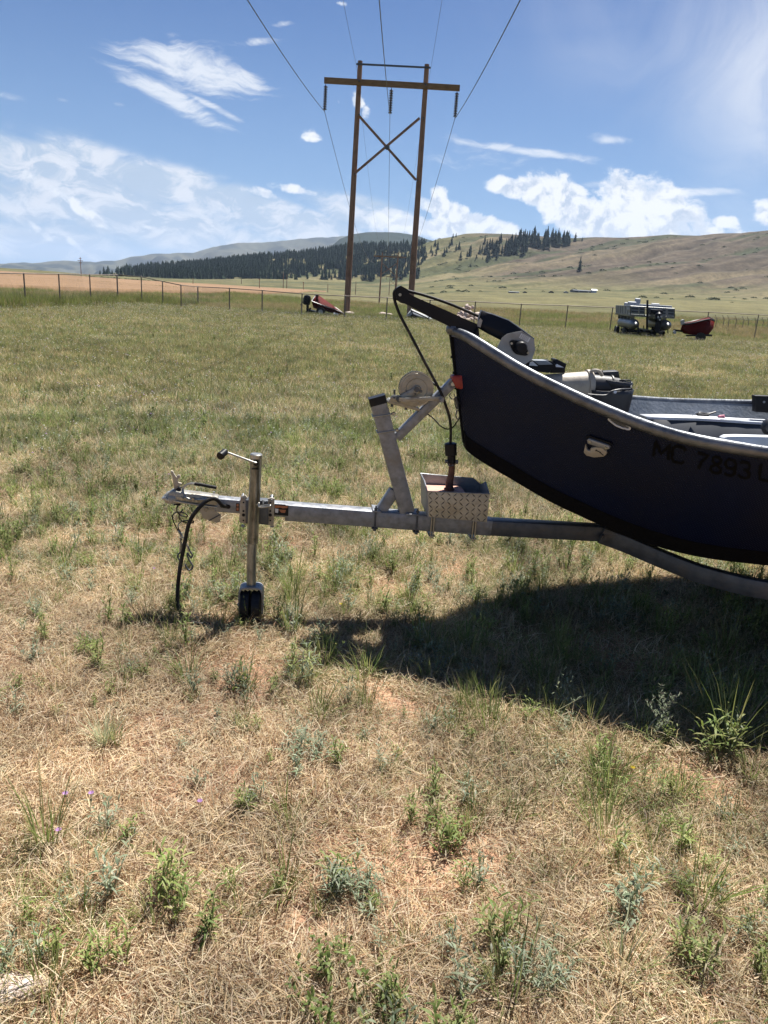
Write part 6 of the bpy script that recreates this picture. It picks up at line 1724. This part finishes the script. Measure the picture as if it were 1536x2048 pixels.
near_pts = [(p[0], p[1], float(z_)-.004, *p[3:]) for p, z_ in zip(near_pts, zh)]
scatter('dry_grass', near, near_pts, 'matted dry straw grass and small green weeds covering the ground', 'grass')

mid = [P_(mixed_mat(600+i, 420, .55, [(OLIVE, 5.5), (STRAW, 3.6), (GREEN, 1.4)], .05, .115, .0048, .1, 1.25)) for i in range(4)]
mid += [P_(mixed_mat(610+i, 420, .55, [(OLIVE, 7), (GREEN, 1.5), (SAGE, 1.2), (STRAW, 3.2)], .05, .125, .0050, .2, 1.3)) for i in range(4)]
mid += [P_(mixed_mat(620+i, 420, .55, [(STRAW, 6), (OLIVE, 2)], .05, .12, .0050, .0, .9)) for i in range(2)]
mid += [P_(leafy_mesh(640+i, .26, GREEN+SAGE[:1], stems=7, leaf=.055, lw=.014, spread=.5)) for i in range(3)]   # 10-12 larger weeds
fl = PB(); r = random.Random(3)
for i in range(16):
    p = Vector((r.uniform(-.6, .6), r.uniform(-.6, .6), r.uniform(.10, .16))); s_ = r.uniform(.004, .008); c_ = r.choice([(.62, .62, .55), (.55, .55, .5), (.45, .30, .5), (.6, .5, .15)] if i % 5 == 0 else [(.60, .60, .54), (.5, .5, .43)])
    for k in range(3):
        t = k*1.05; d = Vector((math.cos(t), math.sin(t), 0))*s_; fl.strip([p-d, p+d*.0+Vector((0, 0, .004)), p+d], s_*1.2, c_, taper=False)
    fl.strip([Vector((p.x, p.y, 0)), p], .002, (.15, .16, .07), taper=True)
mid.append(P_(fl.mesh('flower_specks')))                                                                        # 13
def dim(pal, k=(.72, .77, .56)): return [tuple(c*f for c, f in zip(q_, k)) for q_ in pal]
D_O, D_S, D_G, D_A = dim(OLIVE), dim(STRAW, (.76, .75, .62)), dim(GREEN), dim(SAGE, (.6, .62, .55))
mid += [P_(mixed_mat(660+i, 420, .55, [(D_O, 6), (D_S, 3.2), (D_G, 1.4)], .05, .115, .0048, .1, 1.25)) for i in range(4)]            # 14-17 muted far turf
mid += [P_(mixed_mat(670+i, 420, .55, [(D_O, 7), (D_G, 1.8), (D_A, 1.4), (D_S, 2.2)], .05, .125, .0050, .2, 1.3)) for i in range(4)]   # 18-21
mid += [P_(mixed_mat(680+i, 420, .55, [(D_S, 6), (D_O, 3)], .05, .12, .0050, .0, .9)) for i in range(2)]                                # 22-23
for i, o_ in enumerate(mid): o_.name = 'mid_%02d' % i
mp_ = []
def band(n, r0, r1, fn, ha=R(36)):
    XY = []
    for _ in range(n):
        r = math.sqrt(rg_.uniform(r0*r0, r1*r1)); a = rg_.uniform(-ha, ha); XY.append((r*math.sin(a), r*math.cos(a), r))
    xs_ = np.array([p[0] for p in XY]); ys_ = np.array([p[1] for p in XY]); g = greenness(xs_, ys_); bb = bareness(xs_, ys_); zz_ = height(xs_, ys_)
    for i, (x, y, r) in enumerate(XY):
        q_ = fn(x, y, r, g[i], bb[i])
        if q_: mp_.append((x, y, float(zz_[i])-.01, rg_.uniform(0, 6.28), q_[1], q_[0], q_[1]*q_[2]))
def f1(x, y, r, g, b_):
    if b_ > .6 and rg_.random() < .8: return None
    u = rg_.random()
    idx = (4+rg_.randrange(4)) if u < g*1.15 else (rg_.randrange(4) if u < .55+g*.5 else 8+rg_.randrange(2))
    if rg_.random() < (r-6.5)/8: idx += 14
    return idx, rg_.uniform(.7, 1.2)*(1+r*.03), rg_.uniform(.55, 1.15)
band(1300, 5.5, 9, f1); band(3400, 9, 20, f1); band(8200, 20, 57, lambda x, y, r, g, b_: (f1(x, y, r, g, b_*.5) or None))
def f2(x, y, r, g, b_):
    if rg_.random() < .35+g: return 10+rg_.randrange(3), rg_.uniform(.4, 1.0), rg_.uniform(.6, 1.1)
band(900, 5, 30, f2)
band(1300, 7, 46, lambda x, y, r, g, b_: (13, 1.0+r*.02, 1.0))
scatter('grass', mid, mp_, 'short olive green pasture grass with straw patches and tiny pale flowers', 'grass')

# taller growth along and beyond the fence
TAN = [(.27, .205, .10), (.32, .25, .13), (.22, .17, .075), (.24, .215, .095)]
tall = [P_(mixed_mat(700+i, 420, .9, [(TAN, 8), (D_O, 1.5)], .25, .60, .013, .9, 1.5)) for i in range(3)]
tall += [P_(mixed_mat(710+i, 420, .9, [(D_O, 5), (D_G, 3), (TAN, 1)], .25, .60, .015, .9, 1.5)) for i in range(3)]
for i, o_ in enumerate(tall): o_.name = 'tall_%02d' % i
tp = []
for k in range(2900):       # beyond the fence
    px = rg_.uniform(-250, 1850); Y = rg_.uniform(0, 1)**1.3
    yb = np.interp(px, [f_[0] for f_ in fence_px], [f_[1] for f_ in fence_px]); D0 = ground(px, float(yb)-1).y
    D_ = D0 + 1.0 + Y*62; p = atY(px, 600, D_); x, y = p.x, p.y
    s = rg_.uniform(.7, 1.15)*(1+Y*.5); g = float(fbm(x/5, y/9, 721, 3)); gl = .56 if px > 420 else .50
    if px < 330 and Y < .18: s *= 1.15
    idx = 3+rg_.randrange(3) if (g > gl or (px < 330 and Y < .2 and rg_.random() < .4)) else rg_.randrange(3)
    tp.append((x, y, float(height(x, y))-.03, rg_.uniform(0, 6.28), s, idx, s*rg_.uniform(.55, 1.0)*(1.25 if (px < 330 and Y < .12) else .85)))
for k in range(620):        # weeds along the fence foot and round the parked boats
    if k < 330:
        px = rg_.uniform(-100, 1650); yb = float(np.interp(px, [f_[0] for f_ in fence_px], [f_[1] for f_ in fence_px])); g_ = ground(px, yb); x, y = g_.x, g_.y+rg_.uniform(-.8, .5); s = rg_.uniform(.3, .6); tl = .7; idx = rg_.choice([0, 1, 3, 4, 5])
    else:
        cx0, wd, Dc = rg_.choice([(645, 46, 46), (840, 36, 48), (1295, 66, 44), (1295, 66, 43), (1395, 44, 42.5), (1288, 60, 43)])
        px = cx0+rg_.gauss(0, .5)*wd; p = atY(px, 640, Dc+rg_.uniform(-1.0, 1.6)); x, y = p.x, p.y; s = rg_.uniform(.22, .48); tl = rg_.uniform(.5, .9); idx = rg_.choice([3, 4, 5, 1])
    tp.append((x, y, float(height(x, y))-.02, rg_.uniform(0, 6.28), s, idx, s*tl))
for k in range(420):        # high green weeds by the left fence
    px = rg_.uniform(-150, 330); yb = float(np.interp(px, [f_[0] for f_ in fence_px], [f_[1] for f_ in fence_px])); g_ = ground(px, yb); x, y = g_.x, g_.y+rg_.uniform(-.3, 5); s = rg_.uniform(.7, 1.2)
    tp.append((x, y, float(height(x, y))-.02, rg_.uniform(0, 6.28), s, 3+rg_.randrange(3), s*rg_.uniform(.6, 1.15)))
scatter('tall_grass', tall, tp, 'taller tan and green grass growing along and beyond the fence', 'grass')

# ------------------------------------------------------------------ plants one can point to
def plant_obj(name, me_parts, px, py, label, sc=1.0, rot=0, cat='plant'):
    g_ = ground(px, py); z_ = float(height(g_.x, g_.y))
    o = bpy.data.objects.new(name, me_parts); COL.objects.link(o); o.location = (g_.x, g_.y, z_-.003); o.scale = (sc, sc, sc); o.rotation_euler.z = rot
    tag(o, label, cat); return o
def bush(seed, H, pal, stems, leaf, lw, spread, nl=14, R_=.05, up=1.0):
    r = random.Random(seed); pb = PB()
    for k in range(stems):
        a = r.uniform(0, 6.28); q_ = R_*math.sqrt(r.random()); leafy(pb, r, Vector((math.cos(a)*q_, math.sin(a)*q_, 0)), H, pal, stems=1, leaf=leaf, lw=lw, spread=spread, nl=nl, up=up)
    return pb.mesh('weed')
YUC = [(.36, .36, .22), (.42, .42, .27), (.30, .33, .18)]
plant_obj('grass_clump', tuft_mesh(801, 70, YUC, .10, .17, .0042, .6, 1.5, .5, .02, nm='grass_clump'), 210, 1492, 'pale spiky yellow green grass clump in the dry grass left of the jack')
plant_obj('sage_plant', bush(802, .13, SAGE, 22, 0.044, 0.0043, 1.1, 16, .05), 700, 1800, 'round grey green sage like bush low in the centre of the dry grass')
plant_obj('green_weed', bush(803, .17, GREEN, 16, 0.050, 0.0062, .35, 12, .07), 328, 1815, 'bright green leafy weed clump with upright stems lower left')
plant_obj('green_weed', bush(804, .13, GREEN, 9, 0.046, 0.0056, .35, 10, .05), 210, 1960, 'green leafy weed at the bottom left corner by a pale stone')
plant_obj('green_weed', bush(805, .16, GREEN+GREEN[3:], 9, 0.050, 0.0062, .4, 11, .04), 1000, 1890, 'upright green weed with reddish stems below the centre right')
plant_obj('grass_clump', tuft_mesh(806, 48, OLIVE+YUC[:1], .12, .22, .0048, .3, 1.4, .8, .02, nm='grass_clump'), 1238, 1965, 'arching olive grass clump near the bottom edge')
plant_obj('green_weed', bush(807, .15, GREEN+OLIVE, 14, 0.055, 0.0056, .5, 12, .05), 1370, 1935, 'bushy green weed with long leaves at the lower right')
plant_obj('green_weed', bush(808, .12, [(.15, .2, .05), (.19, .24, .07), (.12, .17, .04)], 26, .026, .008, .8, 12, .12), 700, 2030, 'low spreading yellow green weed patch on the bottom edge')
plant_obj('sage_plant', bush(809, .17, SAGE, 14, 0.039, 0.0037, .5, 16, .05), 1062, 1985, 'grey green stemmy plant between two green weeds at the bottom')
plant_obj('green_weed', bush(810, .14, GREEN, 12, 0.050, 0.0062, .35, 11, .05), 890, 1700, 'drooping dark green weed in the middle of the dry foreground')
plant_obj('green_weed', bush(811, .20, GREEN+OLIVE, 30, 0.035, 0.0037, .6, 16, .14), 1275, 1590, 'feathery green bush with yellow flowers just outside the boat shadow')
plant_obj('green_weed', bush(812, .22, GREEN, 14, 0.077, 0.0087, .4, 10, .08), 1425, 1500, 'broad leaved green weed at the sunlit rim of the boat shadow')
plant_obj('grass_clump', tuft_mesh(813, 30, GREEN+OLIVE, .22, .42, .0065, .8, 1.5, .6, .05, nm='grass_clump'), 1455, 1490, 'tall arching grass clump in the shade behind the broad leaved weed')
plant_obj('sage_plant', bush(814, .14, SAGE, 14, 0.039, 0.0050, .9, 14, .05), 622, 1520, 'grey green weed with curled leaves left of centre')
plant_obj('sage_plant', bush(815, .11, [(.20, .225, .17), (.25, .27, .21)], 18, .024, .007, .9, 14, .08), 855, 1345, 'silvery low plant at the shaded tip of the boat shadow')
plant_obj('green_weed', bush(816, .13, SAGE+GREEN, 11, 0.050, 0.0062, .5, 12, .05), 480, 1385, 'sage green weed directly below the jack shadow')
plant_obj('green_weed', bush(817, .20, SAGE[:2]+GREEN[3:], 11, 0.055, 0.0062, .3, 13, .06), 600, 1370, 'taller leafy weed between the jack and the boat shadow')
plant_obj('grass_clump', tuft_mesh(818, 60, [(.24, .29, .10), (.30, .34, .14)], .08, .18, .0040, .1, 1.0, .5, .03, nm='grass_clump'), 15, 1835, 'light green grass clump cut by the left edge')
plant_obj('green_weed', bush(819, .16, OLIVE+GREEN, 14, 0.044, 0.0050, .4, 13, .05), 870, 1660, 'thin mixed weed just above the drooping one', .8)
# tall flowering weed in front of the shadow
def knapweed(seed, H, lean=0.0, heads=12):
    r = random.Random(seed); pb = PB(); c_ = (.22, .26, .17)
    def br(p, d, L_, w, lvl):
        pts_ = [p]; cur = p.copy(); dd = d.copy()
        for i in range(4):
            dd = (dd+Vector((r.uniform(-.15, .15), r.uniform(-.15, .15), .10))).normalized(); cur = cur+dd*L_/4; pts_.append(cur.copy())
            if lvl < 2 and (i > 0 or lvl == 1):
                for k in range(2 if lvl == 0 else 1):
                    a = r.uniform(0, 6.28); side = (dd*.75+Vector((math.cos(a), math.sin(a)*.4, .1))*.8).normalized(); br(cur, side, L_*r.uniform(.28, .45), w*.6, lvl+1)
            for k in range(2):
                a = r.uniform(0, 6.28); d2 = Vector((math.cos(a), math.sin(a), .5)).normalized(); ll = r.uniform(.008, .020); pb.strip([cur, cur+d2*ll*.5, cur+d2*ll], .0025, jit(r, c_), taper='leaf')
        pb.strip(pts_, w, jit(r, c_), taper=True); pb.strip(pts_, w, jit(r, c_), side=Vector((0, 1, .1)), taper=True)
        if lvl >= 1 or True:
            for k in range(5):
                t = k*1.256; q_ = Vector((math.cos(t), math.sin(t), .6))*.003; pb.strip([cur, cur+q_, cur+Vector((0, 0, .008))], .004, (.36, .33, .24), taper=False)
    br(Vector((0, 0, 0)), Vector((lean, 0, 1)).normalized(), H, .003, 0)
    return pb.mesh('flowering_weed')
plant_obj('flowering_weed', knapweed(901, .19, .10), 1298, 1500, 'tall pale branching weed with seed heads standing out against the boat shadow', 1.0)
plant_obj('seed_stalk', tuft_mesh(902, 4, YUC, .16, .24, .004, .7, 1.3, .3, .01, nm='seed_stalk'), 1075, 1440, 'long bent pale grass stalks at the shadow rim')
def flower(px, py, H, col, label, n=2):
    r = random.Random(int(px)); pb = PB()
    for k in range(n):
        p = Vector((r.uniform(-.03, .03), r.uniform(-.01, .01), 0)); t_ = p+Vector((r.uniform(-.02, .02), 0, H*r.uniform(.85, 1.05))); pb.strip([p, (p+t_)/2, t_], .002, (.2, .22, .13), side=Vector((1, 0, 0)), taper=False)
        for j in range(8):
            a = j*.785; d = Vector((math.cos(a), math.sin(a), .7)).normalized()*.012; pb.strip([t_, t_+d*.6, t_+d], .005, jit(r, col), taper='leaf')
    me = pb.mesh('wildflower'); plant_obj('wildflower', me, px, py, label, 1, 0, 'flower')
PUR = (.42, .25, .50); YEL = (.75, .58, .05)
flower(160, 1645, .10, PUR, 'pair of small purple thistle flowers in the left foreground')
flower(95, 1705, .08, PUR, 'small purple flower lower than the pair at far left', 1)
flower(312, 1155, .05, PUR, 'small lilac flower left of the hanging cable', 1)
flower(385, 1640, .06, PUR, 'dark violet flower beside the grey weeds left of centre', 1)
flower(1255, 1562, .07, YEL, 'yellow flower in front of the feathery green bush', 1)
flower(690, 1225, .05, YEL, 'single yellow flower right of the jack', 1)
flower(1068, 1150, .05, YEL, 'yellow flower below the dark rear tongue tube', 1)
flower(1000, 1195, .05, YEL, 'yellow flower left of the boat shadow top rim', 1)
flower(340, 965, .07, PUR, 'lilac flower just behind the coupler latch', 1)
# stones
for i, (px, py, s, lb) in enumerate([(38, 1985, .055, 'pale half buried stone in the bottom left corner'), (1035, 1935, .03, 'small reddish stone between the weeds at the bottom')]):
    g_ = ground(px, py); o = bpy.data.objects.new('stone', rocks[i+2]); COL.objects.link(o); o.location = (g_.x, g_.y, .008); o.scale = (s*1.4, s, s*.5); tag(o, lb, 'stone')

# ------------------------------------------------------------------ the air
hz_m, n, l = new_mat('valley haze'); out = n.new('ShaderNodeOutputMaterial'); pv = n.new('ShaderNodeVolumePrincipled')
pv.inputs['Color'].default_value = (.60, .76, 1.0, 1); pv.inputs['Density'].default_value = HAZE
pv.inputs['Anisotropy'].default_value = .2; l.new(pv.outputs[0], out.inputs['Volume'])
b = MB(); b.box((0, 0, 262), (16500, 0, 0), (0, 16500, 0), (0, 0, 288)); hz = b.build('haze', hz_m, None, smooth=False); hz['kind'] = 'stuff'
hz['label'] = 'thin blue summer haze over the valley'
